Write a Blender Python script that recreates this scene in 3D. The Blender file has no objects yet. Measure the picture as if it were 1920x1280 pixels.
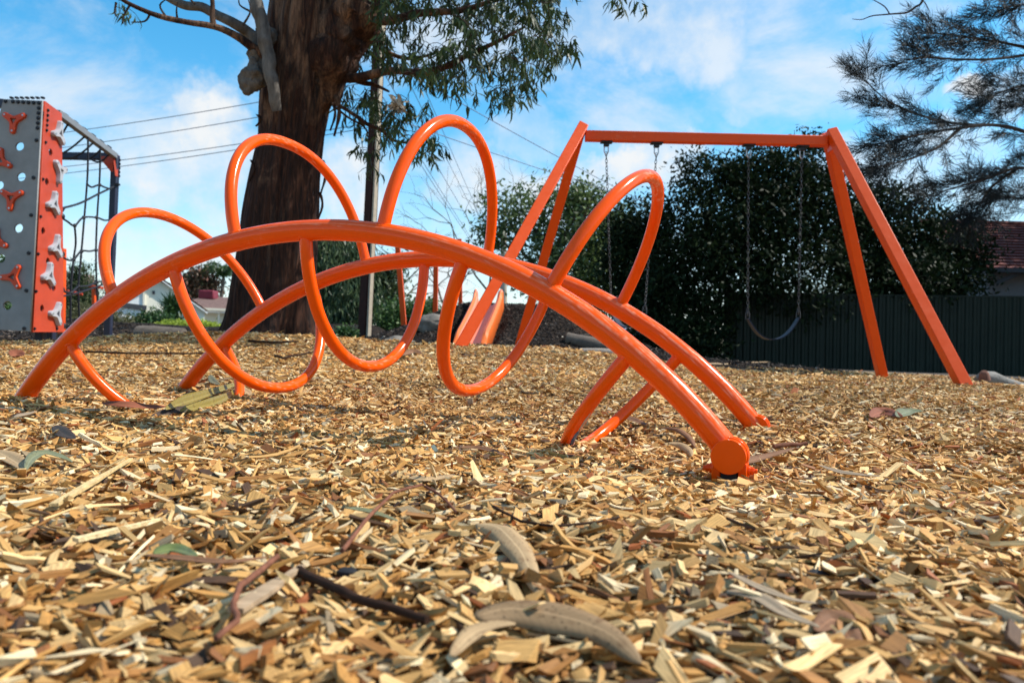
import bpy, math, random
import numpy as np
from mathutils import Vector

# ------------------------------------------------------------------ camera, sky, sun
scene = bpy.context.scene
COL = scene.collection
F = 1470.0                      # focal length in pixels of a 1920 wide frame
PITCH, ROLL = 0.0090026, 0.0224089
CAM = np.array([0.0, 0.0, 0.25])
_cp, _sp, _cr, _sr = math.cos(PITCH), math.sin(PITCH), math.cos(ROLL), math.sin(ROLL)
_r0 = np.array([1.0, 0, 0]); FW = np.array([0, _cp, _sp]); _u0 = np.array([0, -_sp, _cp])
RT = _cr*_r0 + _sr*_u0
UP = -_sr*_r0 + _cr*_u0

cam_d = bpy.data.cameras.new('camera')
cam = bpy.data.objects.new('camera', cam_d); COL.objects.link(cam)
from mathutils import Matrix
cam.matrix_world = Matrix(((RT[0], UP[0], -FW[0], CAM[0]), (RT[1], UP[1], -FW[1], CAM[1]),
                           (RT[2], UP[2], -FW[2], CAM[2]), (0, 0, 0, 1)))
cam_d.sensor_width = 36.0
cam_d.lens = F/1920*36
cam_d.clip_start = 0.02
cam_d.clip_end = 2000
cam_d.dof.use_dof = True
cam_d.dof.focus_distance = 2.05
cam_d.dof.aperture_fstop = 6.3
scene.camera = cam

SUN_EL = math.radians(48); SUN_AZ = math.radians(84)       # azimuth from +Y towards +X
SUN = np.array([math.sin(SUN_AZ)*math.cos(SUN_EL), math.cos(SUN_AZ)*math.cos(SUN_EL), math.sin(SUN_EL)])
sun_d = bpy.data.lights.new('sun', 'SUN'); sun = bpy.data.objects.new('sun', sun_d); COL.objects.link(sun)
sun_d.energy = 5.0; sun_d.angle = math.radians(0.6); sun_d.color = (1.0, 0.95, 0.86)
sun.rotation_euler = Vector(SUN).to_track_quat('Z', 'Y').to_euler()
sun.location = (20, 0, 30)

vs = scene.view_settings
vs.view_transform = 'Standard'; vs.look = 'None'; vs.gamma = 1.0; vs.use_curve_mapping = False
vs.exposure = 0.45
scene.cycles.max_bounces = 8
scene.cycles.transparent_max_bounces = 8
scene.cycles.use_denoising = True

def pdir(u, v):
    d = FW + RT*(u-960)/F + UP*(640-v)/F
    return d
def P(u, v, Y):
    d = pdir(u, v); return CAM + d*(Y/d[1])

# world -------------------------------------------------------------
w = bpy.data.worlds.new('World'); scene.world = w; w.use_nodes = True
nt = w.node_tree; nt.nodes.clear()
def N(tree, typ, **kw):
    n = tree.nodes.new(typ)
    for k, v in kw.items():
        if k.startswith('i_'):
            key = k[2:]; n.inputs[int(key) if key.isdigit() else key].default_value = v
        else: setattr(n, k, v)
    return n
def build_sky():
    L = nt.links.new
    out = N(nt, 'ShaderNodeOutputWorld'); bg = N(nt, 'ShaderNodeBackground'); bg.inputs['Strength'].default_value = 0.1
    L(bg.outputs[0], out.inputs[0])
    sky = N(nt, 'ShaderNodeTexSky'); sky.sky_type = 'NISHITA'; sky.sun_disc = False
    sky.sun_elevation = SUN_EL; sky.sun_rotation = SUN_AZ; sky.air_density = 1.0; sky.dust_density = 0.3; sky.ozone_density = 2.0
    hs = N(nt, 'ShaderNodeHueSaturation'); hs.inputs['Hue'].default_value = 0.484; hs.inputs['Saturation'].default_value = 1.4; hs.inputs['Value'].default_value = 1.62
    L(sky.outputs[0], hs.inputs['Color'])
    tc = N(nt, 'ShaderNodeTexCoord')
    n1 = N(nt, 'ShaderNodeTexNoise'); n1.inputs['Scale'].default_value = 6.0; n1.inputs['Detail'].default_value = 6; n1.inputs['Roughness'].default_value = 0.62
    L(tc.outputs['Generated'], n1.inputs['Vector'])
    sub = N(nt, 'ShaderNodeVectorMath', operation='SUBTRACT'); sub.inputs[1].default_value = (.5, .5, .5)
    L(n1.outputs['Color'], sub.inputs[0])
    sc = N(nt, 'ShaderNodeVectorMath', operation='SCALE'); sc.inputs['Scale'].default_value = 0.20; L(sub.outputs[0], sc.inputs[0])
    add = N(nt, 'ShaderNodeVectorMath', operation='ADD'); L(tc.outputs['Generated'], add.inputs[0]); L(sc.outputs[0], add.inputs[1])
    # cumulus banks: (pixel, half width, half height, density) turned into directions
    blobs = [((390, 215), 95, 80, 1.0), ((300, 300), 130, 120, .85), ((430, 330), 110, 120, .8), ((660, 340), 80, 110, .85),
             ((900, 330), 110, 70, .8), ((1010, 360), 140, 80, .85), ((1240, 300), 80, 45, 1.0), ((1180, 340), 120, 50, .9),
             ((1765, 188), 55, 35, 1.1), ((1870, 170), 60, 50, 1.0), ((1240, 60), 200, 75, .7), ((1420, 130), 120, 60, .5), ((1380, 200), 60, 45, .5),
             ((1720, 330), 200, 60, .75), ((960, 230), 70, 40, .45), ((300, 480), 260, 70, .75), ((720, 520), 260, 70, .8), ((1850, 330), 120, 80, .6), ((120, 160), 150, 40, .25), ((1330, 5), 160, 40, .6), ((700, 60), 260, 50, .5), ((1650, 30), 160, 30, .4)]
    cur = None
    for (u, v), hw, hh, den in blobs:
        d = pdir(u, v); ln = np.linalg.norm(d); d = d/ln
        sb = N(nt, 'ShaderNodeVectorMath', operation='SUBTRACT'); sb.inputs[1].default_value = tuple(d); L(add.outputs[0], sb.inputs[0])
        k = F*ln
        mu = N(nt, 'ShaderNodeVectorMath', operation='MULTIPLY'); mu.inputs[1].default_value = (k/hw, k/max(hw, hh), k/hh); L(sb.outputs[0], mu.inputs[0])
        le = N(nt, 'ShaderNodeVectorMath', operation='LENGTH'); L(mu.outputs[0], le.inputs[0])
        mr = N(nt, 'ShaderNodeMapRange', interpolation_type='SMOOTHSTEP'); mr.inputs[1].default_value = 1.30; mr.inputs[2].default_value = 0.55; mr.inputs[3].default_value = 0; mr.inputs[4].default_value = den
        L(le.outputs['Value'], mr.inputs[0])
        if cur is None: cur = mr.outputs[0]
        else:
            mx = N(nt, 'ShaderNodeMath', operation='MAXIMUM'); L(cur, mx.inputs[0]); L(mr.outputs[0], mx.inputs[1]); cur = mx.outputs[0]
    # loose high wisps everywhere
    mp = N(nt, 'ShaderNodeMapping'); mp.inputs['Scale'].default_value = (1.3, 1.6, 2.2); mp.inputs['Rotation'].default_value = (0.1, 0.35, 0.2)
    L(tc.outputs['Generated'], mp.inputs['Vector'])
    n2 = N(nt, 'ShaderNodeTexNoise'); n2.inputs['Scale'].default_value = 3.2; n2.inputs['Detail'].default_value = 9; n2.inputs['Roughness'].default_value = 0.62; n2.inputs['Distortion'].default_value = .25
    L(mp.outputs[0], n2.inputs['Vector'])
    wr = N(nt, 'ShaderNodeMapRange', interpolation_type='SMOOTHSTEP'); wr.inputs[1].default_value = 0.42; wr.inputs[2].default_value = 0.72; wr.inputs[4].default_value = 0.8
    L(n2.outputs['Fac'], wr.inputs[0])
    # erode the banks with fine noise
    n3 = N(nt, 'ShaderNodeTexNoise'); n3.inputs['Scale'].default_value = 16; n3.inputs['Detail'].default_value = 7; n3.inputs['Roughness'].default_value = .6
    L(tc.outputs['Generated'], n3.inputs['Vector'])
    er = N(nt, 'ShaderNodeMapRange'); er.inputs[1].default_value = 0.3; er.inputs[2].default_value = 0.62; er.inputs[3].default_value = 0.35; er.inputs[4].default_value = 1.08
    L(n3.outputs['Fac'], er.inputs[0])
    mm = N(nt, 'ShaderNodeMath', operation='MULTIPLY'); L(cur, mm.inputs[0]); L(er.outputs[0], mm.inputs[1])
    mx = N(nt, 'ShaderNodeMath', operation='MAXIMUM', use_clamp=True); L(mm.outputs[0], mx.inputs[0]); L(wr.outputs[0], mx.inputs[1])
    # pale band low over the horizon
    sp = N(nt, 'ShaderNodeSeparateXYZ'); L(tc.outputs['Generated'], sp.inputs[0])
    hz = N(nt, 'ShaderNodeMapRange', interpolation_type='SMOOTHSTEP'); hz.inputs[1].default_value = 0.30; hz.inputs[2].default_value = -0.02; hz.inputs[4].default_value = 0.52
    L(sp.outputs['Z'], hz.inputs[0])
    m2 = N(nt, 'ShaderNodeMath', operation='MAXIMUM', use_clamp=True); L(mx.outputs[0], m2.inputs[0]); L(hz.outputs[0], m2.inputs[1])
    # cloud tone: bright tops, faintly grey bases from the same noise
    cr = N(nt, 'ShaderNodeMix', data_type='RGBA'); cr.inputs[6].default_value = (5.5, 6.0, 6.5, 1); cr.inputs[7].default_value = (7.2, 7.3, 7.3, 1)
    L(n3.outputs['Fac'], cr.inputs[0])
    mix = N(nt, 'ShaderNodeMix', data_type='RGBA'); L(m2.outputs[0], mix.inputs[0]); L(hs.outputs[0], mix.inputs[6]); L(cr.outputs[2], mix.inputs[7])
    L(mix.outputs[2], bg.inputs['Color'])
build_sky()

# ------------------------------------------------------------------ helpers
rng = np.random.default_rng(7); random.seed(7)
def hash3(i, j, k):
    h = (i.astype(np.int64)*374761393 + j.astype(np.int64)*668265263 + k.astype(np.int64)*2147483647) & 0x7fffffff
    h = ((h ^ (h >> 13))*1274126177) & 0x7fffffff
    return ((h ^ (h >> 16)) & 0xffff)/65535.0
def vnoise(p):
    p = np.asarray(p, float); i = np.floor(p).astype(int); f = p-i; f = f*f*(3-2*f)
    r = 0
    for a in (0, 1):
        for b in (0, 1):
            for c in (0, 1):
                wgt = (f[..., 0] if a else 1-f[..., 0])*(f[..., 1] if b else 1-f[..., 1])*(f[..., 2] if c else 1-f[..., 2])
                r = r + wgt*hash3(i[..., 0]+a, i[..., 1]+b, i[..., 2]+c)
    return r-0.5
def fbm(p, o=4):
    p = np.asarray(p, float); r = 0; a = 1
    for k in range(o): r = r+a*vnoise(p*2**k+17.3*k); a *= .5
    return r

WLOC = {}
def empty(name, label, cat, loc, group=None):
    o = bpy.data.objects.new(name, None); COL.objects.link(o); o.location = loc
    o.empty_display_size = .1
    o['label'] = label; o['category'] = cat
    if group: o['group'] = group
    WLOC[o.name] = np.array(loc, float)
    return o
def tag(o, label=None, cat=None, group=None, kind=None):
    if label: o['label'] = label
    if cat: o['category'] = cat
    if group: o['group'] = group
    if kind: o['kind'] = kind
    return o
class MB:
    def __init__(s): s.v = []; s.f = []; s.n = 0; s.a = []
    def add(s, v, f, attr=None):
        v = np.asarray(v, float); s.v.append(v); s.f.extend([tuple(int(i)+s.n for i in q) for q in f]); s.n += len(v)
        s.a.append(np.zeros(len(v)) if attr is None else np.asarray(attr, float))
    def box(s, c, ax, size):
        ax = [np.asarray(a, float)/np.linalg.norm(a) for a in ax]
        v = [np.asarray(c)+ax[0]*sx*size[0]/2+ax[1]*sy*size[1]/2+ax[2]*sz*size[2]/2 for sx in (-1, 1) for sy in (-1, 1) for sz in (-1, 1)]
        s.add(v, [(0, 1, 3, 2), (4, 6, 7, 5), (0, 4, 5, 1), (2, 3, 7, 6), (0, 2, 6, 4), (1, 5, 7, 3)])
    def beam(s, a, b, wx, wz, up=(0, 0, 1)):
        a = np.asarray(a, float); b = np.asarray(b, float); d = b-a; L = np.linalg.norm(d); d = d/L
        x = np.cross(d, up); x = x/np.linalg.norm(x); z = np.cross(x, d)
        s.box((a+b)/2, (x, d, z), (wx, L, wz))
    def tube(s, pts, r, seg=12, cap=True, attr=None):
        pts = np.asarray(pts, float); n = len(pts); r = np.broadcast_to(np.asarray(r, float), (n,))
        t = np.gradient(pts, axis=0); t /= np.linalg.norm(t, axis=1)[:, None]
        u = np.cross(t[0], (0, 0, 1.0))
        if np.linalg.norm(u) < 1e-3: u = np.cross(t[0], (0, 1.0, 0))
        u /= np.linalg.norm(u); a = np.arange(seg)*2*np.pi/seg; V = []
        for i in range(n):
            u = u-t[i]*(u@t[i]); u /= np.linalg.norm(u); w_ = np.cross(t[i], u)
            V.append(pts[i]+r[i]*(np.cos(a)[:, None]*u+np.sin(a)[:, None]*w_))
        V = np.concatenate(V); Fs = []
        for i in range(n-1):
            for k in range(seg):
                k2 = (k+1) % seg; Fs.append((i*seg+k, i*seg+k2, (i+1)*seg+k2, (i+1)*seg+k))
        if cap: Fs.append(tuple(range(seg))[::-1]); Fs.append(tuple((n-1)*seg+k for k in range(seg)))
        s.add(V, Fs, attr)
    def sphere(s, c, r, seg=10, rings=6):
        c = np.asarray(c, float); r = np.broadcast_to(np.asarray(r, float), (3,)); V = [c+(0, 0, r[2])]
        for i in range(1, rings):
            th = np.pi*i/rings
            for k in range(seg): V.append(c+r*(np.sin(th)*np.cos(2*np.pi*k/seg), np.sin(th)*np.sin(2*np.pi*k/seg), np.cos(th)))
        V.append(c-(0, 0, r[2])); Fs = [(0, 1+k, 1+(k+1) % seg) for k in range(seg)]
        for i in range(rings-2):
            for k in range(seg): Fs.append((1+i*seg+k, 1+(i+1)*seg+k, 1+(i+1)*seg+(k+1) % seg, 1+i*seg+(k+1) % seg))
        b = 1+(rings-2)*seg; Fs += [(len(V)-1, b+(k+1) % seg, b+k) for k in range(seg)]
        s.add(V, Fs)
    def build(s, name, m, parent=None, smooth=40, bevel=0, loc=None):
        V = np.concatenate(s.v); base = np.zeros(3)
        if parent is not None: base = WLOC[parent.name]
        elif loc is not None: base = np.asarray(loc, float)
        me = bpy.data.meshes.new(name); me.from_pydata((V-base).tolist(), [], s.f); me.update()
        at = np.concatenate(s.a)
        if np.any(at):
            A = me.attributes.new('wear', 'FLOAT', 'POINT'); A.data.foreach_set('value', at.astype(np.float32))
        o = bpy.data.objects.new(name, me); COL.objects.link(o); me.materials.append(m)
        if parent is not None: o.parent = parent
        elif loc is not None: o.location = loc
        WLOC[o.name] = base
        if smooth:
            me.polygons.foreach_set('use_smooth', np.ones(len(me.polygons), bool)); me.set_sharp_from_angle(angle=math.radians(smooth))
        if bevel:
            b = o.modifiers.new('bevel', 'BEVEL'); b.width = bevel; b.segments = 2; b.limit_method = 'ANGLE'
        return o
def raw_mesh(name, V, Fq, m, parent=None, attrs=(), smooth=False, base=None):
    """V (n,3), Fq (m,k) with one polygon size; fast path for big meshes"""
    if parent is not None: base = WLOC[parent.name]
    if base is None: base = np.zeros(3)
    me = bpy.data.meshes.new(name); k = Fq.shape[1]
    me.vertices.add(len(V)); me.vertices.foreach_set('co', (V-base).astype(np.float32).ravel())
    me.loops.add(Fq.size); me.loops.foreach_set('vertex_index', Fq.astype(np.int32).ravel())
    me.polygons.add(len(Fq)); me.polygons.foreach_set('loop_start', np.arange(0, Fq.size, k, dtype=np.int32))
    me.update(calc_edges=True)
    for nm, typ, data in attrs:
        A = me.attributes.new(nm, typ, 'POINT')
        A.data.foreach_set({'FLOAT': 'value', 'FLOAT_VECTOR': 'vector', 'FLOAT_COLOR': 'color'}[typ], data.astype(np.float32).ravel())
    me.polygons.foreach_set('use_smooth', np.full(len(me.polygons), bool(smooth)))
    me.materials.append(m)
    o = bpy.data.objects.new(name, me); COL.objects.link(o)
    if parent is not None: o.parent = parent
    else: o.location = base
    WLOC[o.name] = np.asarray(base, float)
    return o

def mat(name, col, rough=.6, var=.15, scale=8, detail=4, metal=0, bump=0, bscale=40, spec=.3, stretch=(1, 1, 1), col2=None, coat=0, trans=0):
    m = bpy.data.materials.new(name); m.use_nodes = True; t = m.node_tree; b = t.nodes['Principled BSDF']; L = t.links.new
    tc = N(t, 'ShaderNodeTexCoord'); mp = N(t, 'ShaderNodeMapping'); mp.inputs['Scale'].default_value = stretch; L(tc.outputs['Object'], mp.inputs['Vector'])
    n = N(t, 'ShaderNodeTexNoise'); n.inputs['Scale'].default_value = scale; n.inputs['Detail'].default_value = detail; n.inputs['Roughness'].default_value = .65
    L(mp.outputs[0], n.inputs['Vector'])
    mr = N(t, 'ShaderNodeMapRange'); mr.inputs[1].default_value = .3; mr.inputs[2].default_value = .7; L(n.outputs['Fac'], mr.inputs[0])
    mx = N(t, 'ShaderNodeMix', data_type='RGBA'); c = np.array(col)
    c2 = np.array(col2) if col2 is not None else np.clip(c*(1+var), 0, 1); c1 = c if col2 is not None else c*(1-var)
    mx.inputs[6].default_value = (*c1, 1); mx.inputs[7].default_value = (*c2, 1)
    L(mr.outputs[0], mx.inputs[0]); L(mx.outputs[2], b.inputs['Base Color'])
    b.inputs['Roughness'].default_value = rough; b.inputs['Metallic'].default_value = metal; b.inputs['Specular IOR Level'].default_value = spec
    b.inputs['Coat Weight'].default_value = coat; b.inputs['Coat Roughness'].default_value = .12
    if bump:
        n2 = N(t, 'ShaderNodeTexNoise'); n2.inputs['Scale'].default_value = bscale; n2.inputs['Detail'].default_value = 5; L(mp.outputs[0], n2.inputs['Vector'])
        bp = N(t, 'ShaderNodeBump'); bp.inputs['Strength'].default_value = bump; bp.inputs['Distance'].default_value = .02; L(n2.outputs['Fac'], bp.inputs['Height']); L(bp.outputs[0], b.inputs['Normal'])
    if trans:
        out = t.nodes['Material Output']; tr = N(t, 'ShaderNodeBsdfTranslucent'); L(mx.outputs[2], tr.inputs['Color'])
        ms = N(t, 'ShaderNodeMixShader'); ms.inputs[0].default_value = trans; L(b.outputs[0], ms.inputs[1]); L(tr.outputs[0], ms.inputs[2]); L(ms.outputs[0], out.inputs[0])
    return m
def leaf_mat(name, dark, light, rough=.45, trans=.25, spec=.4):
    """foliage: colour per leaf from the 'tone' attribute"""
    m = bpy.data.materials.new(name); m.use_nodes = True; t = m.node_tree; b = t.nodes['Principled BSDF']; L = t.links.new
    a = N(t, 'ShaderNodeAttribute', attribute_name='tone'); mx = N(t, 'ShaderNodeMix', data_type='RGBA')
    mx.inputs[6].default_value = (*dark, 1); mx.inputs[7].default_value = (*light, 1); L(a.outputs['Fac'], mx.inputs[0]); L(mx.outputs[2], b.inputs['Base Color'])
    b.inputs['Roughness'].default_value = rough; b.inputs['Specular IOR Level'].default_value = spec
    out = t.nodes['Material Output']; tr = N(t, 'ShaderNodeBsdfTranslucent'); L(mx.outputs[2], tr.inputs['Color'])
    ms = N(t, 'ShaderNodeMixShader'); ms.inputs[0].default_value = trans; L(b.outputs[0], ms.inputs[1]); L(tr.outputs[0], ms.inputs[2]); L(ms.outputs[0], out.inputs[0])
    return m
def paint_mat(name, col, worn=(.86, .30, .17), rough=.15):
    """glossy enamel with faint brush streaks and pale rubbed patches; 'wear' attribute adds worn lines"""
    m = bpy.data.materials.new(name); m.use_nodes = True; t = m.node_tree; b = t.nodes['Principled BSDF']; L = t.links.new
    tc = N(t, 'ShaderNodeTexCoord')
    n = N(t, 'ShaderNodeTexNoise'); n.inputs['Scale'].default_value = 14; n.inputs['Detail'].default_value = 6; n.inputs['Roughness'].default_value = .7; L(tc.outputs['Object'], n.inputs['Vector'])
    c = np.array(col); mx = N(t, 'ShaderNodeMix', data_type='RGBA'); mx.inputs[6].default_value = (*(c*.90), 1); mx.inputs[7].default_value = (*np.clip(c*1.1, 0, 1), 1); L(n.outputs['Fac'], mx.inputs[0])
    n2 = N(t, 'ShaderNodeTexNoise'); n2.inputs['Scale'].default_value = 9; n2.inputs['Detail'].default_value = 8; n2.inputs['Roughness'].default_value = .75; L(tc.outputs['Object'], n2.inputs['Vector'])
    r = N(t, 'ShaderNodeMapRange'); r.inputs[1].default_value = .60; r.inputs[2].default_value = .70; r.inputs[4].default_value = .28; L(n2.outputs['Fac'], r.inputs[0])
    a = N(t, 'ShaderNodeAttribute', attribute_name='wear')
    n3 = N(t, 'ShaderNodeTexNoise'); n3.inputs['Scale'].default_value = 60; n3.inputs['Detail'].default_value = 4; L(tc.outputs['Object'], n3.inputs['Vector'])
    mr3 = N(t, 'ShaderNodeMapRange'); mr3.inputs[1].default_value = .25; mr3.inputs[2].default_value = .6; L(n3.outputs['Fac'], mr3.inputs[0])
    ml = N(t, 'ShaderNodeMath', operation='MULTIPLY'); L(a.outputs['Fac'], ml.inputs[0]); L(mr3.outputs[0], ml.inputs[1])
    mxx = N(t, 'ShaderNodeMath', operation='MAXIMUM', use_clamp=True); L(r.outputs[0], mxx.inputs[0]); L(ml.outputs[0], mxx.inputs[1])
    m2 = N(t, 'ShaderNodeMix', data_type='RGBA'); L(mxx.outputs[0], m2.inputs[0]); L(mx.outputs[2], m2.inputs[6]); m2.inputs[7].default_value = (*worn, 1)
    L(m2.outputs[2], b.inputs['Base Color']); b.inputs['Coat Weight'].default_value = .0; b.inputs['Specular IOR Level'].default_value = .26; b.inputs['Coat Roughness'].default_value = .08
    rr = N(t, 'ShaderNodeMapRange'); rr.inputs[3].default_value = rough*.5; rr.inputs[4].default_value = rough*1.9; L(n.outputs['Fac'], rr.inputs[0]); L(rr.outputs[0], b.inputs['Roughness'])
    bp = N(t, 'ShaderNodeBump'); bp.inputs['Strength'].default_value = .12; bp.inputs['Distance'].default_value = .003; L(n3.outputs['Fac'], bp.inputs['Height']); L(bp.outputs[0], b.inputs['Normal'])
    return m

M = {}
M['orange'] = paint_mat('orange_enamel', (.84, .086, .0004))
M['swing_orange'] = paint_mat('swing_orange_enamel', (.70, .070, .002), worn=(.8, .25, .12), rough=.35)
M['panel_orange'] = mat('orange_sheet', (.42, .050, .020), .42, .16, 4, 8)
M['panel_grey'] = mat('grey_sheet', (.22, .22, .215), .5, .16, 4, 8)
M['hold_orange'] = mat('orange_hold', (.55, .055, .012), .4, .1)
M['hold_grey'] = mat('pale_grey_hold', (.36, .37, .40), .5, .08)
M['navy'] = mat('navy_steel', (.018, .022, .045), .4, .1)
M['black'] = mat('black_plastic', (.012, .012, .016), .45, .1)
M['rope'] = mat('black_rope', (.012, .014, .022), .8, .2, 60)
M['steel'] = mat('galvanised_steel', (.42, .43, .45), .38, .15, 30, metal=.8)
M['alu'] = mat('grey_aluminium', (.20, .21, .225), .45, .1, metal=.2)
M['chain'] = mat('dull_chain_steel', (.075, .075, .08), .5, .25, 40, metal=.5)
M['belt'] = mat('blue_black_rubber', (.010, .013, .028), .5, .2, 20, spec=.25)
M['dark'] = mat('dark_rubber', (.012, .013, .016), .7, .2)
M['blue'] = mat('blue_undercoat', (.02, .09, .24), .4, .2, 30)
M['primer'] = mat('bare_grey_metal', (.42, .36, .33), .5, .3, 60)

# ------------------------------------------------------------------ terrain
def px(u, v, Y): p = P(u, v, Y); return (p[0], p[1], p[2])
CP = [(-1.6, 2.7, .03), (.51, 1.8, -.042), (.44, 1.7, -.035), (.72, 2.45, .022), (-1.4, 3.3, .034), (.1, 2.05, .012), (-.9, 2.75, 0.0), (0, .6, -.005), (-.6, .9, 0), (.7, .9, 0), (0, 1.4, 0.0), (1.6, 2.6, .0), (-.8, 1.6, 0), (1.5, 1.4, -.01), (0, -2, 0), (-3, -1, 0), (3, -1, 0), (-3, 1.5, .02), (3, 1.5, -.03), (0, 3.6, .05), (1.5, 4, .03), (-2.5, 4.2, .07),
      px(862, 656, 6.7), px(972, 651, 9.1), px(1808, 722, 6.6), px(1655, 707, 9.2), px(430, 630, 7.9), px(600, 637, 7.9), px(510, 636, 7.7), px(200, 645, 11.5), px(75, 645, 9.3), px(0, 648, 8), px(-300, 645, 9), px(878, 657, 13), px(690, 645, 12), px(1140, 673, 11.5), px(1340, 687, 12.5), px(1920, 732, 8.6), px(2100, 740, 8.6), px(0, 645, 11.3), px(350, 648, 11.0), px(560, 643, 11.2),
      px(700, 700, 4.3), px(1500, 715, 9.5), px(1400, 720, 5.2), px(1800, 765, 4.2),
      px(1400, 712, 20), px(1900, 738, 19), px(2600, 745, 20), (0, 20, .35), (-4, 20, .6), (-10, 18, .5), (-16, 30, .9), (-18, 46, 1.2), (-22, 55, 1.25), (0, 40, .6), (10, 30, 0.1), (20, 40, .2), (0, 90, .8), (-60, 90, 1.2), (60, 90, .5), (-12, 9, .15), (-20, 0, .1), (15, 5, -.1), (20, -10, 0), (-20, -20, 0), (0, -30, 0), (60, -60, 0), (-60, -60, 0), (0, 300, .8), (-300, 100, .8), (300, 100, .4), (0, -300, 0), (300, -200, 0), (-300, -200, 0)]
CP = np.array(CP)
def ground(x, y, bumps=True):
    x = np.asarray(x, float); y = np.asarray(y, float); sh = x.shape; x = x.ravel(); y = y.ravel(); out = np.empty(len(x))
    for s in range(0, len(x), 20000):
        xs = x[s:s+20000, None]; ys = y[s:s+20000, None]
        d2 = (xs-CP[:, 0])**2+(ys-CP[:, 1])**2
        soft = .10+.012*(xs**2+ys**2)
        wg = 1/(d2+soft*.5)**1.6
        out[s:s+20000] = (wg*CP[:, 2]).sum(1)/wg.sum(1)
    if bumps:
        r = np.hypot(x, y); fade = np.clip((30-r)/20, 0, 1)
        out = out+fade*(.024*fbm(np.stack([x*2.2, y*2.2, 0*x], 1), 3)+.03*vnoise(np.stack([x*.5, y*.5, 0*x+5], 1))+.010*vnoise(np.stack([x*10, y*10, 0*x+2], 1)))
        out = out-.028*np.exp(-((x+.11)**2+(y-2.0)**2)/.02)
        out = out-.058*np.exp(-((x-.23)**2+(y-2.33)**2)/.022)
        out = out+.04*np.exp(-((x+2.35)**2+(y-7.1)**2)/.8)
    return out.reshape(sh)
def g1(x, y): return float(ground(np.array([x]), np.array([y]))[0])
def hit(u, v):
    d = pdir(u, v); lo, hi = .2, 40.0
    for Y in np.geomspace(.3, 40, 160):
        p = CAM+d*(Y/d[1])
        if p[2] < g1(p[0], p[1]): hi = Y; break
        lo = Y
    for _ in range(18):
        mY = (lo+hi)/2; p = CAM+d*(mY/d[1])
        if p[2] < g1(p[0], p[1]): hi = mY
        else: lo = mY
    p = CAM+d*(hi/d[1]); p[2] = g1(p[0], p[1]); return p

def mulch_mat():
    m = bpy.data.materials.new('wood_mulch'); m.use_nodes = True; t = m.node_tree; b = t.nodes['Principled BSDF']; L = t.links.new
    g = N(t, 'ShaderNodeNewGeometry')
    v1 = N(t, 'ShaderNodeTexVoronoi'); v1.inputs['Scale'].default_value = 42; v1.inputs['Randomness'].default_value = 1
    mp = N(t, 'ShaderNodeMapping'); mp.inputs['Scale'].default_value = (1, .55, 1); L(g.outputs['Position'], mp.inputs['Vector']); L(mp.outputs[0], v1.inputs['Vector'])
    sp = N(t, 'ShaderNodeSeparateColor'); L(v1.outputs['Color'], sp.inputs[0])
    r = N(t, 'ShaderNodeValToRGB'); e = r.color_ramp.elements; e[0].position = 0; e[0].color = (.05, .024, .010, 1); e[1].position = 1; e[1].color = (.50, .34, .17, 1)
    for p_, c_ in ((.3, (.20, .11, .045)), (.6, (.40, .25, .10))): x = e.new(p_); x.color = (*c_, 1)
    L(sp.outputs[0], r.inputs[0]); 
    # outside the play area: dark soil and leaf litter
    sx = N(t, 'ShaderNodeSeparateXYZ'); L(g.outputs['Position'], sx.inputs[0])
    a = N(t, 'ShaderNodeMath', operation='ADD'); nz = N(t, 'ShaderNodeTexNoise'); nz.inputs['Scale'].default_value = .8; L(g.outputs['Position'], nz.inputs['Vector'])
    nm = N(t, 'ShaderNodeMath', operation='MULTIPLY'); nm.inputs[1].default_value = 1.2; L(nz.outputs['Fac'], nm.inputs[0]); L(sx.outputs['Y'], a.inputs[0]); L(nm.outputs[0], a.inputs[1])
    # the far edge recedes from 11 m on the right to 13 m on the left
    e1 = N(t, 'ShaderNodeMath', operation='MULTIPLY_ADD'); e1.inputs[1].default_value = .18; L(sx.outputs['X'], e1.inputs[0]); L(a.outputs[0], e1.inputs[2])
    mr = N(t, 'ShaderNodeMapRange'); mr.inputs[1].default_value = 13.4; mr.inputs[2].default_value = 13.9; L(e1.outputs[0], mr.inputs[0])
    mx = N(t, 'ShaderNodeMix', data_type='RGBA'); L(mr.outputs[0], mx.inputs[0]); L(r.outputs[0], mx.inputs[6]); mx.inputs[7].default_value = (.035, .024, .016, 1)
    L(mx.outputs[2], b.inputs['Base Color']); b.inputs['Roughness'].default_value = .85
    bp = N(t, 'ShaderNodeBump'); bp.inputs['Strength'].default_value = .9; bp.inputs['Distance'].default_value = .012; L(v1.outputs['Distance'], bp.inputs['Height']); L(bp.outputs[0], b.inputs['Normal'])
    return m
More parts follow.
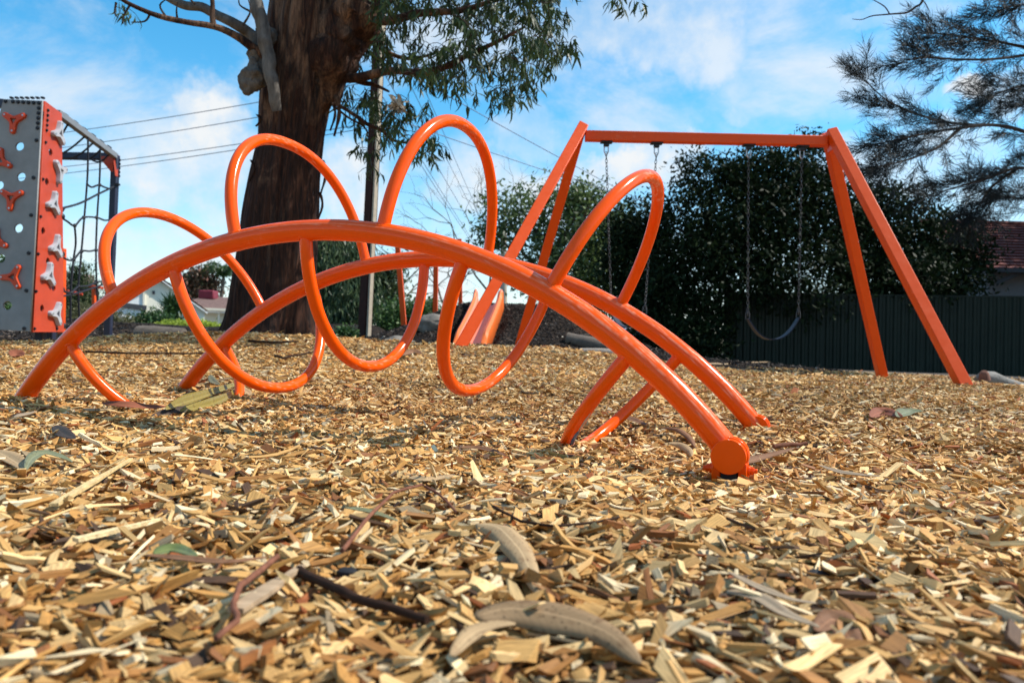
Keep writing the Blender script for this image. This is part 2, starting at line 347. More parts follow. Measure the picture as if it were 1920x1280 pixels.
def bark_mat():
    m = bpy.data.materials.new('dark_bark_mulch'); m.use_nodes = True; t = m.node_tree; b = t.nodes['Principled BSDF']; L = t.links.new
    g = N(t, 'ShaderNodeNewGeometry'); v1 = N(t, 'ShaderNodeTexVoronoi'); v1.inputs['Scale'].default_value = 26; L(g.outputs['Position'], v1.inputs['Vector'])
    sp = N(t, 'ShaderNodeSeparateColor'); L(v1.outputs['Color'], sp.inputs[0])
    r = N(t, 'ShaderNodeValToRGB'); e = r.color_ramp.elements; e[0].color = (.005, .0035, .0025, 1); e[1].color = (.05, .034, .024, 1); e[1].position = .97
    x = e.new(.6); x.color = (.012, .008, .006, 1)
    L(sp.outputs[0], r.inputs[0]); L(r.outputs[0], b.inputs['Base Color']); b.inputs['Roughness'].default_value = .95; b.inputs['Specular IOR Level'].default_value = .1
    bp = N(t, 'ShaderNodeBump'); bp.inputs['Strength'].default_value = 1; bp.inputs['Distance'].default_value = .03; L(v1.outputs['Distance'], bp.inputs['Height']); L(bp.outputs[0], b.inputs['Normal'])
    return m
M['mulch'] = mulch_mat(); M['bark_mulch'] = bark_mat()

def polar_sheet(name, m):
    rad = np.concatenate([np.geomspace(.12, 16, 190), np.geomspace(16.6, 700, 46)]); na = 360
    ang = np.arange(na)*2*np.pi/na
    X = (rad[:, None]*np.sin(ang)).ravel(); Y = (rad[:, None]*np.cos(ang)).ravel()
    Z = ground(X, Y)-.006
    V = np.concatenate([np.stack([X, Y, Z], 1), [[0, 0, g1(0, 0)-.006]]])
    i = np.arange(len(rad)-1)[:, None]*na; k = np.arange(na)[None]; k2 = (k+1) % na
    Q = np.stack([i+k, i+na+k, i+na+k2, i+k2], -1).reshape(-1, 4)[:, ::-1]
    o = raw_mesh(name, V, Q, m, smooth=True)
    return o
mulch = polar_sheet('mulch_ground', M['mulch']); mulch['kind'] = 'structure'; mulch['label'] = 'tan wood chip mulch covering the playground floor'

def patch(name, x0, x1, y0, y1, hfun, m, nx=90, ny=70):
    X, Y = np.meshgrid(np.linspace(x0, x1, nx), np.linspace(y0, y1, ny)); Z = hfun(X, Y)
    V = np.stack([X.ravel(), Y.ravel(), Z.ravel()], 1)
    i = (np.arange(ny-1)[:, None]*nx+np.arange(nx-1)[None]).ravel()
    Q = np.stack([i, i+1, i+nx+1, i+nx], 1)
    o = raw_mesh(name, V, Q, m, smooth=True); o['kind'] = 'structure'; return o
def smooth(a, b, x): t = np.clip((x-a)/(b-a), 0, 1); return t*t*(3-2*t)
SLB = P(878, 655, 13.0); SLT = P(915, 572, 15.0); SLD = (SLT-SLB)[:2]; SLL = np.linalg.norm(SLD); SLD = SLD/SLL
def mound_h(x, y):
    x = np.asarray(x, float); y = np.asarray(y, float)
    n = fbm(np.stack([x*1.3, y*1.3, 0*x], -1), 4)
    front = smooth(12.6, 15.4, y+.25*(x-.3)*(x > .3)*0+.12*x+n*.3); back = 1-smooth(17.5, 20, y)
    prof = smooth(-3.2, -.6, x)*(1-smooth(.4, 3.4, x))
    h = .80*front*back*prof+.10*smooth(12.3, 13.0, y+.2*x)*back*smooth(-3.6, -2.2, x)*(1-smooth(2.6, 4.2, x))+.05*n
    t_ = np.clip(((x-SLB[0])*SLD[0]+(y-SLB[1])*SLD[1])/SLL, -.2, 1.2); lat = np.abs((x-SLB[0])*SLD[1]-(y-SLB[1])*SLD[0])
    cap = SLB[2]-.08+(SLT[2]-SLB[2])*np.clip(t_, 0, 1)**1.15-ground(x, y, False)-.03
    wgt = (1-smooth(.34, .50, lat))*(t_ < 1.02); h = h*(1-wgt)+np.minimum(h, cap)*wgt
    e = smooth(-4.4, -3.2, x)*(1-smooth(4.4, 6.0, x))*smooth(11.2, 12.0, y+.28*x+n*.5)*(1-smooth(19.5, 20.5, y))
    return ground(x, y, False)-.14*(1-e)+.03+h*e
mound = patch('bark_mound', -4.6, 6.2, 9.8, 21, mound_h, M['bark_mulch'], 160, 150)
mound['label'] = 'mound of dark bark mulch that the slide runs down'
def bed_h(x, y):
    n = fbm(np.stack([x*1.1, y*1.1, 0*x+3], -1), 4)
    e = smooth(11.2, 12.0, y+n*.6-.04*(x+5))*(1-smooth(20, 21, y))*smooth(-19, -18, x)*(1-smooth(-3.6, -2.6, x))
    return ground(x, y, False)-.14*(1-e)+(.04+.16*smooth(11.3, 14.5, y)+.07*n)*e
bed = patch('garden_bed', -19.2, -2.5, 10.5, 21.2, bed_h, M['bark_mulch'], 150, 100)
bed['label'] = 'dark bark garden bed in front of the houses'

# ------------------------------------------------------------------ wood chips
def chip_mat():
    m = bpy.data.materials.new('chipped_wood'); m.use_nodes = True; t = m.node_tree; b = t.nodes['Principled BSDF']; L = t.links.new
    a = N(t, 'ShaderNodeAttribute', attribute_name='col'); gr = N(t, 'ShaderNodeAttribute', attribute_name='grain')
    mp = N(t, 'ShaderNodeMapping'); mp.inputs['Scale'].default_value = (35, 520, 520); L(gr.outputs['Vector'], mp.inputs['Vector'])
    n = N(t, 'ShaderNodeTexNoise'); n.inputs['Scale'].default_value = 1; n.inputs['Detail'].default_value = 3; n.inputs['Roughness'].default_value = .6; L(mp.outputs[0], n.inputs['Vector'])
    mr = N(t, 'ShaderNodeMapRange'); mr.inputs[1].default_value = .28; mr.inputs[2].default_value = .72; mr.inputs[3].default_value = .58; mr.inputs[4].default_value = 1.22; L(n.outputs['Fac'], mr.inputs[0])
    mu = N(t, 'ShaderNodeVectorMath', operation='SCALE'); L(a.outputs['Color'], mu.inputs[0]); L(mr.outputs[0], mu.inputs['Scale'])
    L(mu.outputs[0], b.inputs['Base Color']); b.inputs['Roughness'].default_value = .62; b.inputs['Specular IOR Level'].default_value = .22
    bp = N(t, 'ShaderNodeBump'); bp.inputs['Strength'].default_value = .35; bp.inputs['Distance'].default_value = .002; L(n.outputs['Fac'], bp.inputs['Height']); L(bp.outputs[0], b.inputs['Normal'])
    return m
M['chip'] = chip_mat()
PAL = np.array([1.0, .94, .80])*np.array([(.64, .38, .145), (.54, .285, .09), (.76, .53, .27), (.40, .19, .06), (.25, .10, .035), (.38, .12, .04), (.38, .29, .19), (.09, .05, .03), (.86, .70, .48)])
PW = np.array([.25, .20, .22, .11, .055, .03, .035, .03, .10]); PW /= PW.sum()
BOXF = np.array([(0, 1, 3, 2), (4, 6, 7, 5), (0, 4, 5, 1), (2, 3, 7, 6), (0, 2, 6, 4), (1, 5, 7, 3)])
def rotm(yaw, pit, rol):
    cy, sy, cp, sp_, cr, sr = np.cos(yaw), np.sin(yaw), np.cos(pit), np.sin(pit), np.cos(rol), np.sin(rol)
    z = np.zeros_like(cy)
    R = np.empty((len(cy), 3, 3))
    R[:, 0, 0] = cy*cp; R[:, 0, 1] = cy*sp_*sr-sy*cr; R[:, 0, 2] = cy*sp_*cr+sy*sr
    R[:, 1, 0] = sy*cp; R[:, 1, 1] = sy*sp_*sr+cy*cr; R[:, 1, 2] = sy*sp_*cr-cy*sr
    R[:, 2, 0] = -sp_; R[:, 2, 1] = cp*sr; R[:, 2, 2] = cp*cr
    return R
def chip_local(n, size):
    L_ = np.clip(rng.lognormal(np.log(.0195), .55, n), .006, .075)*size
    W_ = np.clip(rng.lognormal(np.log(.0105), .50, n), .0025, .032)*size; T_ = np.clip(rng.lognormal(np.log(.0040), .5, n), .0012, .012)*size
    sl = rng.random(n) < .12; L_[sl] *= 1.7; W_[sl] *= .42
    S = np.array([(sx, sy, sz) for sx in (-1, 1) for sy in (-1, 1) for sz in (-1, 1)], float)/2
    V = S[None]*np.stack([L_, W_, T_], 1)[:, None]
    tap = rng.uniform(.35, 1.1, (n, 2)); left = S[:, 0] < 0
    V[:, left, 1:] *= tap[:, 0, None, None]; V[:, ~left, 1:] *= tap[:, 1, None, None]
    V += rng.normal(0, 1, V.shape)*np.stack([L_*.07, W_*.10, T_*.12], 1)[:, None]
    V[:, :, 0] += (S[None, :, 1]*np.stack([W_], 1))*rng.normal(0, .9, n)[:, None]     # slanted cut ends
    return V
def chips(n, x, y, size, lift=.019):
    V = chip_local(n, size); grain = V+rng.uniform(-3, 3, (n, 1, 3))
    yaw = rng.uniform(0, 2*np.pi, n); pit = rng.normal(0, .24, n); rol = rng.normal(0, .40, n)
    hv = rng.random(n) < .09; pit[hv] = np.clip(rng.normal(0, .5, hv.sum()), -.8, .8); rol[hv] = np.clip(rng.normal(0, .6, hv.sum()), -.9, .9)
    W = np.einsum('nij,nkj->nki', rotm(yaw, pit, rol), V)
    z = ground(x, y)+rng.random(n)**1.5*lift*size
    W += np.stack([x, y, z], 1)[:, None]
    c = PAL[rng.choice(len(PAL), n, p=PW)]*rng.uniform(.78, 1.15, (n, 1)); c = np.clip(c, 0, .9)
    # damp darker drifts
    dr = np.clip(.5+1.5*fbm(np.stack([x*1.1, y*1.1, 0*x+9], 1), 3), 0, 1); c = c*(.74+.32*dr)[:, None]
    C = np.concatenate([np.repeat(c, 8, 0), np.ones((n*8, 1))], 1)
    Fq = (np.arange(n)[:, None, None]*8+BOXF[None]).reshape(-1, 4)
    return W.reshape(-1, 3), Fq, C, grain.reshape(-1, 3)
def wedge(n, y0, y1, marg):
    y = np.sqrt(rng.uniform(y0**2, y1**2, n)); x = rng.uniform(-1, 1, n)*(.70*y+marg); return x, y
zones = [(.22, 1.5, .45, 38000, 1.02), (.22, 2.0, .45, 26000, .5), (1.5, 3.6, .6, 74000, .95), (3.6, 7.5, .9, 62000, 1.15), (7.5, 13.5, 1.2, 34000, 1.7)]
Vs, Fs_, Cs, Gs = [], [], [], []; off = 0
for y0, y1, mg, n, size in zones:
    x, y = wedge(n, y0, y1, mg)
    if y1 > 10:
        keep = (y < 12.6-.22*np.clip(x, -2, 20)) & ~((x < -2.6) & (y > 11.4)); x, y = x[keep], y[keep]
    v, f, c, gg = chips(len(x), x, y, size)
    Vs.append(v); Fs_.append(f+off); Cs.append(c); Gs.append(gg); off += len(v)
litter = raw_mesh('chip_litter', np.concatenate(Vs), np.concatenate(Fs_), M['chip'], parent=mulch, attrs=(('col', 'FLOAT_COLOR', np.concatenate(Cs)), ('grain', 'FLOAT_VECTOR', np.concatenate(Gs))))
litter['kind'] = 'stuff'
# the 300 chips nearest the eye, one object each (30 shapes shared)
protos = []
for k in range(36):
    n = 1; V = chip_local(n, 1.0); s_ = rng.uniform(1.25, 1.75); V *= s_
    # split the box lengthwise into a rougher splintered plate
    nl = 5; pts = []; gr = []
    Lx = V[0, 4:, 0].mean()-V[0, :4, 0].mean(); Wy = abs(V[0, [2, 3, 6, 7], 1].mean()-V[0, [0, 1, 4, 5], 1].mean()); Tz = max(.0018, abs(V[0, 1::2, 2].mean()-V[0, 0::2, 2].mean()))
    Lx = max(Lx, .02); Wy = np.clip(Wy, .007, .022)
    t0, t1 = rng.uniform(.55, 1), rng.uniform(.55, 1); bend = rng.normal(0, .06); sl0, sl1 = rng.normal(0, .5, 2)
    for i in range(nl):
        t = i/(nl-1); wy = Wy*(t0+(t1-t0)*t)*rng.uniform(.88, 1.08)/2; tz = Tz*rng.uniform(.7, 1.15)/2
        for sy in (-1, 1):
            for sz in (-1, 1):
                pts.append((Lx*(t-.5)+sy*wy*(sl0 if i == 0 else sl1 if i == nl-1 else 0)+rng.normal(0, .0006), sy*wy, sz*tz+bend*Lx*(4*(t-.5)**2)))
    F4 = []
    for i in range(nl-1):
        a = i*4; b_ = a+4
        F4 += [(a, a+2, b_+2, b_), (a+1, b_+1, b_+3, a+3), (a, b_, b_+1, a+1), (a+2, a+3, b_+3, b_+2)]
    F4 += [(0, 1, 3, 2), (4*nl-4, 4*nl-2, 4*nl-1, 4*nl-3)]
    me = bpy.data.meshes.new('wood_chip'); me.from_pydata(pts, [], F4); me.update()
    c = np.clip(PAL[rng.choice(len(PAL), p=PW)]*rng.uniform(.85, 1.1), 0, .9)
    A = me.attributes.new('col', 'FLOAT_COLOR', 'POINT'); A.data.foreach_set('color', np.tile([*c, 1], len(pts)).astype(np.float32))
    A = me.attributes.new('grain', 'FLOAT_VECTOR', 'POINT'); A.data.foreach_set('vector', (np.array(pts)+rng.uniform(-3, 3, 3)).astype(np.float32).ravel())
    me.materials.append(M['chip']); protos.append(me)
x, y = wedge(300, .60, 1.75, -.03)
z = ground(x, y)
for i in range(300):
    o = bpy.data.objects.new('wood_chip', protos[i % 36]); COL.objects.link(o); o.parent = mulch
    o.location = (x[i], y[i], z[i]+rng.uniform(.016, .024)); o.rotation_euler = (rng.normal(0, .35), rng.normal(0, .25), rng.uniform(0, 6.28))
# pale chips scattered over the dark mound and bed
def scatter_on(parent, hf, n, x0, x1, y0, y1, size, cols):
    x = rng.uniform(x0, x1, n); y = rng.uniform(y0, y1, n); V = chip_local(n, size); gr = V+rng.uniform(-3, 3, (n, 1, 3))
    W = np.einsum('nij,nkj->nki', rotm(rng.uniform(0, 6.28, n), rng.normal(0, .4, n), rng.normal(0, .5, n)), V)+np.stack([x, y, hf(x, y)+.01], 1)[:, None]
    c = np.asarray(cols)[rng.choice(len(cols), n)]*rng.uniform(.7, 1.2, (n, 1)); C = np.concatenate([np.repeat(c, 8, 0), np.ones((n*8, 1))], 1)
    o = raw_mesh('bark_litter', W.reshape(-1, 3), (np.arange(n)[:, None, None]*8+BOXF[None]).reshape(-1, 4), M['chip'], parent=parent, attrs=(('col', 'FLOAT_COLOR', C), ('grain', 'FLOAT_VECTOR', gr.reshape(-1, 3))))
    o['kind'] = 'stuff'
DK = [(.016, .011, .008), (.03, .02, .014), (.010, .007, .005), (.05, .033, .023)]
scatter_on(mound, mound_h, 13000, -3.8, 5.2, 11.4, 17, 1.7, DK)
scatter_on(mound, mound_h, 260, -3.4, 4.6, 11.6, 16, 2.2, [(.42, .38, .32), (.3, .25, .2)])
scatter_on(bed, bed_h, 10000, -16, -3, 11.3, 17, 2.0, DK+[(.10, .07, .05)])
scatter_on(bed, bed_h, 160, -14, -3, 11.3, 15, 2.2, [(.35, .3, .25)])

# ------------------------------------------------------------------ arch climber
TH = .3817538; D2 = np.array([math.cos(TH), -math.sin(TH), 0]); NN = np.array([math.sin(TH), math.cos(TH), 0]); ZZ = np.array([0, 0, 1.0])
AX0, AY0, AZC, AR, AW = -.5826931, 2.2369656, -1.1966682+.25, 1.5212144, .7126620
def arc_pt(t, off=0.0): return np.array([AX0, AY0, AZC])+AR*(math.sin(t)*D2+math.cos(t)*ZZ)+off*NN
ac = arc_pt(0, AW/2); arch = empty('arch_climber', 'orange arched tube climbing frame with looping side bars in the wood chips', 'climbing frame', (ac[0], ac[1], g1(ac[0], ac[1])))
def tube_wear(n, seg, band, s=1.0):
    a = np.zeros((n, seg))
    for b, wv in band: a[:, b % seg] = wv*s
    return a.ravel()
tt = np.linspace(-.93, .862, 110)
for off in (0.0, AW):
    pts = [arc_pt(t, off) for t in tt]
    if True:
        e = arc_pt(.878, off); pts.append(e)
    mb = MB(); seg = 48; sg = -1 if off == 0 else -1
    # worn line on the upper camera side of the pipe
    n = len(pts); wear = np.zeros((n, seg)); wear[:, 44] = .5
    for k_ in range(n-26, n-2): wear[k_, 36:46] = np.where(rng.random(10) > .72, .8, wear[k_, 36:46])
    scf = rng.integers(0, n, 90); wear[scf, rng.integers(34, 48, 90)] = .6
    mb.tube(pts, .03, seg, True, wear.ravel()); mb.build('rail', M['orange'], arch)
LO = {'U1': (-.513, .396, .042, -.007, -.006, 1.974, 1), 'U2': (-.175, .393, .03, -.014, -.022, 2.217, 1), 'U3': (.156, .396, -.003, .003, .008, 2.145, 1), 'U4': (.496, .396, .024, -.009, -.003, 1.961, 1),
      'L2': (-.342, .414, .028, -.003, .001, 2.121, -1), 'L3': (-.01, .394, -.012, .003, -.003, 2.078, -1), 'L4': (.329, .401, .060, -.008, -.012, 2.081, -1), 'L1': (-.673, .382, .047, -.003, -.002, 2.081, -1), 'L5': (.666, .385, .027, .002, -.013, 2.059, -1)}
for k, (t, a, b, kn, kt, e, sgn) in LO.items():
    ph = np.linspace(0, np.pi, 91); c = np.sign(np.cos(ph))*np.abs(np.cos(ph))**(2/e); s = np.sin(ph)**(2/e)
    rad = math.sin(t)*D2+math.cos(t)*ZZ; tan = math.cos(t)*D2-math.sin(t)*ZZ
    pts = np.array([AX0, AY0, AZC])+AR*rad+(AW/2*(1-c*(1+b*s))+kn*s)[:, None]*NN+sgn*(a*s)[:, None]*rad+(kt*s)[:, None]*tan
    mb = MB(); wear = np.zeros((91, 32)); wear[35:56] = np.where(rng.random((21, 32)) > (.80 if k == 'U4' else .90), .75, 0)
    mb.tube(pts, .0185, 32, True, wear.ravel()); lp = mb.build('loop', M['orange'], arch)
    # weld beads where the loop meets the rails
    for p, q in ((pts[0], pts[3]), (pts[-1], pts[-4])):
        dd = rad*sgn; o1 = p+dd*.027; mb = MB(); u = np.cross(dd, NN); u /= np.linalg.norm(u)
        ring = [o1+.0195*(math.cos(f)*u+math.sin(f)*NN)-dd*.0075*math.sin(f)**2 for f in np.linspace(0, 2*np.pi, 41)]
        ring = [r_+rng.normal(0, .0004, 3) for r_ in ring]
        mb.tube(ring, .0042, 8, False); mb.build('weld_bead', M['orange'], lp)
    if k == 'L5':   # flaked paint on the near leg: grey metal, then blue undercoat by the ground
        m_ = 26
        for nm, i0, i1, mt in (('bare_patch', 14, 20.5, 'primer'), ('undercoat_patch', 19.5, 29, 'blue')):
            V = []; Fz = []; idx = np.linspace(i0, i1, m_)
            for j, ii in enumerate(idx):
                i_ = int(ii); fr = ii-i_; p = pts[i_]*(1-fr)+pts[i_+1]*fr; tn = pts[i_+1]-pts[i_]; tn /= np.linalg.norm(tn)
                vw = CAM*0+np.array([.45, -.70, -.55]); sd = vw-tn*(vw@tn); sd /= np.linalg.norm(sd); sd2 = np.cross(tn, sd)
                wdt = (.22 if nm == 'bare_patch' else .55)*(math.sin(math.pi*(j+.4)/(m_-.2))**.6)*(.6+.5*rng.random())
                for q_ in np.linspace(-wdt, wdt*.8, 5): V.append(p+.0190*(math.cos(q_)*sd+math.sin(q_)*sd2))
            for j in range(m_-1):
                for q_ in range(4): Fz.append((j*5+q_, j*5+q_+1, j*5+q_+6, j*5+q_+5))
            mb = MB(); mb.add(V, Fz); mb.build(nm, M[mt], lp)
for off, sg in ((0.0, -1), (AW, 1)):
    c = arc_pt(.878, off); c = c+D2*.004+ZZ*-.006; o_ = NN*sg
    mb = MB(); mb.tube([c-o_*.022, c+o_*.044], .0385, 40); mb.tube([c-o_*.012, c+o_*.022], .0415, 40)
    ft = mb.build('foot', M['orange'], arch, bevel=.002)
    mb = MB(); mb.tube([c+o_*.0445, c+o_*.053], .0392, 40); mb.build('end_cap', M['orange'], ft, bevel=.0015)
    mb = MB()
    for s in (-1, 1): mb.box(c+D2*s*.029-ZZ*.045+o_*.006, (D2, NN, ZZ), (.020, .05, .060))
    mb.build('clamp', M['orange'], ft, bevel=.003)
    for s in (-1, 1):
        mb = MB(); b0 = c+D2*s*.039-ZZ*.033+o_*.010; mb.tube([b0, b0+D2*s*.006], .012, 16); mb.tube([b0+D2*s*.006, b0+D2*s*.014], .0095, 6); mb.tube([b0+D2*s*.014, b0+D2*s*.021], .0055, 10)
        mb.build('bolt', M['orange'], ft, bevel=.001)
    mb = MB(); mb.box(c-ZZ*.05+o_*.01, (D2, NN, ZZ), (.034, .05, .045)); mb.build('dark_block', M['dark'], ft)  # dark block filling the space between the two clamp legs

# ------------------------------------------------------------------ swing set
SWY = 7.9
bl = P(1097, 258, SWY); br = P(1549, 263, SWY); bz = (bl[2]+br[2])/2; bl[2] = br[2] = bz
swc = (bl+br)/2; swing = empty('swing_frame', 'tall orange square tube swing frame standing at the mulch edge', 'swing frame', (swc[0], swc[1], g1(swc[0], swc[1])))
mb = MB(); mb.beam(bl, br, .098, .098); mb.build('beam', M['swing_orange'], swing, bevel=.006)
ex = (br-bl)/np.linalg.norm(br-bl)
for top, feet in ((bl, ((862, 656, 6.7, -1), (972, 652, 9.1, 1))), (br, ((1808, 722, 6.6, -1), (1655, 707, 9.2, 1)))):
    sx = -1 if top is bl else 1
    for u, v, Y, sy in feet:
        f = P(u, v, Y); f[2] = g1(f[0], f[1]); t = top+ex*sx*.045+np.array([0, sy*.055, .055])
        d = (t-f)/np.linalg.norm(t-f); mb = MB(); mb.beam(f-d*.25, t+d*.05, .10, .10, up=(0, 1, 0)); mb.build('leg', M['swing_orange'], swing, bevel=.006)
    mb = MB(); mb.box(top+ex*sx*.05, (ex, (0, 1, 0), ZZ), (.012, .16, .19)); mb.build('bracket_plate', M['swing_orange'], swing, bevel=.003)
def link(mb, c, d, side, L_=.044, W_=.021, r=.0031):
    t = np.linspace(0, 2*np.pi, 13); pts = [c+d*(L_/2-W_/2)*np.clip(1.6*math.cos(a), -1, 1)+d*(W_/2)*math.cos(a)+side*(W_/2)*math.sin(a) for a in t]
    mb.tube(pts, r, 6, False)
swings = [('black belt swing twisting on its chains, half hidden behind the orange arch', (1137, 1231), (1146, 1209), (572, 578), 1.0), ('belt swing with blue black seat hanging still before the green fence', (1404, 1504), (1402, 1497), (588, 586), 0.0)]
for lab, tops, bots, vbs, tw in swings:
    A = []
    sc_ = P(sum(bots)/2, 640, SWY); sw = empty('belt_swing', lab, 'swing', (sc_[0], sc_[1], sc_[2]), 'belt swings under the orange frame')
    for tu, bu, vb in zip(tops, bots, vbs):
        t = P(tu, 270, SWY); t[2] = bz-.049; b = P(bu, vb, SWY+(.12 if tw and tu == tops[0] else -.08 if tw else 0))
        mb = MB(); mb.box(t-ZZ*.010, (ex, (0, 1, 0), ZZ), (.12, .09, .012)); mb.box(t-ZZ*.032, (ex, (0, 1, 0), ZZ), (.055, .05, .036)); hg = mb.build('hanger', M['black'], sw, bevel=.003)
        mb = MB(); q = t-ZZ*.05; mb.tube([q+ex*.02, q+ex*.021-ZZ*.05, q+ex*.012-ZZ*.072, q-ZZ*.08, q-ex*.012-ZZ*.072, q-ex*.021-ZZ*.05, q-ex*.02], .006, 8); mb.build('shackle', M['steel'], hg)
        s = t-ZZ*.125; d = b-s; Lc = np.linalg.norm(d); d /= Lc; n = int(Lc/.036); mb = MB(); s1 = np.cross(d, (0, 1, 0)); s1 /= np.linalg.norm(s1); s2 = np.cross(d, s1)
        for k in range(n+1):
            a = .35+k*math.pi/2+tw*k*.1; link(mb, s+d*Lc*k/n, d, s1*math.cos(a)+s2*math.sin(a))
        mb.build('chain', M['chain'], sw)
        mb = MB(); mb.tube([b-s1*.018, b+s1*0-d*.045, b+s1*.018, b+d*.05+s1*.02, b+d*.05-s1*.02, b-s1*.018], .005, 8, False); mb.build('buckle', M['chain'], sw)
        A.append(b+d*.05)
    a, b = A; mb = MB(); V = []; Fz = []; ns = 24; dr = b-a; pe = np.cross(dr, ZZ); pe /= np.linalg.norm(pe)
    sag = .215 if not tw else .16; th = .010
    for i in range(ns+1):
        t = i/ns; s = 2*t-1; c = a+dr*t-ZZ*sag*(1-abs(s)**2.3); wd = .06*(1-.35*abs(s)**4)
        tn = dr/np.linalg.norm(dr)-ZZ*(-1 if s > 0 else 1)*sag*2.3*abs(s)**1.3*2/np.linalg.norm(dr)*1; nv = np.cross(tn, pe); nv /= np.linalg.norm(nv)
        for q, h in ((-1, -1), (1, -1), (1, 1), (-1, 1)): V.append(c+pe*q*wd+nv*h*th/2)
    for i in range(ns):
        for k in range(4): Fz.append((i*4+k, i*4+(k+1) % 4, i*4+4+(k+1) % 4, i*4+4+k))
    Fz += [(3, 2, 1, 0), tuple(ns*4+k for k in range(4))]; mb.add(V, Fz); mb.build('seat', M['belt'], sw)

# ------------------------------------------------------------------ slide
def fin(c0, c1, name): pass
sb = SLB.copy(); stp = SLT.copy()
slide = empty('slide', 'short orange plastic slide, chute coloured pink like reflected sky, set into the dark bark mound', 'slide', (sb[0], sb[1], sb[2]))
M['slide'] = mat('orange_plastic_sky_tint', (.80, .22, .12), .35, .06, 5); M['slide_edge'] = mat('orange_plastic', (.80, .16, .03), .35, .08, 5)  # pink of chute and knobs carries the sky's reflection in the colour
def slide_path(n=26):
    out = []
    for i in range(n):
        t = i/(n-1); p = sb+(stp-sb)*np.array([t, t, 0]); zz = sb[2]+.03+(stp[2]-sb[2]-.03)*(t**1.15); p[2] = zz; out.append(p)
    return np.array(out)
sp_ = slide_path(); side = np.cross(stp-sb, ZZ); side /= np.linalg.norm(side)
prof = [(-.27, .17), (-.235, .19), (-.205, .16), (-.18, .05), (-.09, .006), (0, 0), (.09, .006), (.18, .05), (.205, .16), (.235, .19), (.27, .17)]
for nm, a, b, m_ in (('chute', 2, 8, 'slide'), ('side_wall', 0, 2, 'slide_edge'), ('side_wall', 8, 10, 'slide_edge')):
    mb = MB(); V = []; Fz = []; pr = prof[a:b+1]; k = len(pr)
    if nm == 'side_wall':
        o_ = -1 if a == 0 else 1
        pr = [(o_*.30, -.25)]+[(o_*.275, .17), (o_*.245, .20), (o_*.215, .18), (o_*.205, .05)]; k = len(pr)
    for i, p in enumerate(sp_):
        t = i/(len(sp_)-1); hh = 1.0+.25*smooth(.8, 1, t) if True else 1
        hh = hh*(.25+.75*smooth(0, .18, t))
        if t > .93: hh *= 1.15
        for x_, h_ in pr: V.append(p+side*x_+ZZ*(h_*hh if h_ > 0 else h_))
    for i in range(len(sp_)-1):
        for j in range(k-1): Fz.append((i*k+j, i*k+j+1, (i+1)*k+j+1, (i+1)*k+j))
    mb.add(V, Fz); o = mb.build(nm, M[m_], slide); so = o.modifiers.new('thick', 'SOLIDIFY'); so.thickness = .02
for s in (-1, 1):
    mb = MB(); c = sp_[-1]+side*s*.245+ZZ*.16; mb.sphere(c, (.05, .09, .15), 14, 8); mb.build('end_knob', M['slide'], slide)
def post(px_top, px_bot, Y, w_, label, m='swing_orange', name='orange_post', cat='post', group=None, Yt=None):
    t = P(*px_top, Yt or Y); b = P(*px_bot, Y); b[2] -= .15; mb = MB(); mb.beam(b, t, w_, w_, up=(0, 1, 0)); o = mb.build(name, M[m], None, bevel=.008, loc=b); tag(o, label, cat, group); return o
G5 = 'orange posts of the play gear behind the mound'
post((743, 430), (759, 612), 16.2, .105, 'leaning orange post standing left of the mound, furthest from the slide', group=G5)
post((818, 440), (816, 598), 17.0, .10, 'upright orange post on top of the mound between the loops of the arch', group=G5)
post((862, 448), (864, 592), 17.2, .085, 'slim pink orange post just left of the slide top', group=G5)
ed = empty('retaining_edge', 'low black rubber edging with orange end blocks at the mound top behind the slide', 'edging', P(920, 582, 15.6))
mb = MB(); mb.beam(P(876, 580, 15.6), P(968, 583, 15.6), .12, .12); mb.build('edge_board', M['dark'], ed, bevel=.01)
for u in (873, 967):
    mb = MB(); p = P(u, 581, 15.55); mb.box(p-ZZ*.03, ((1, 0, 0), (0, 1, 0), ZZ), (.09, .14, .17)); mb.build('end_block', M['slide_edge'], ed, bevel=.01)

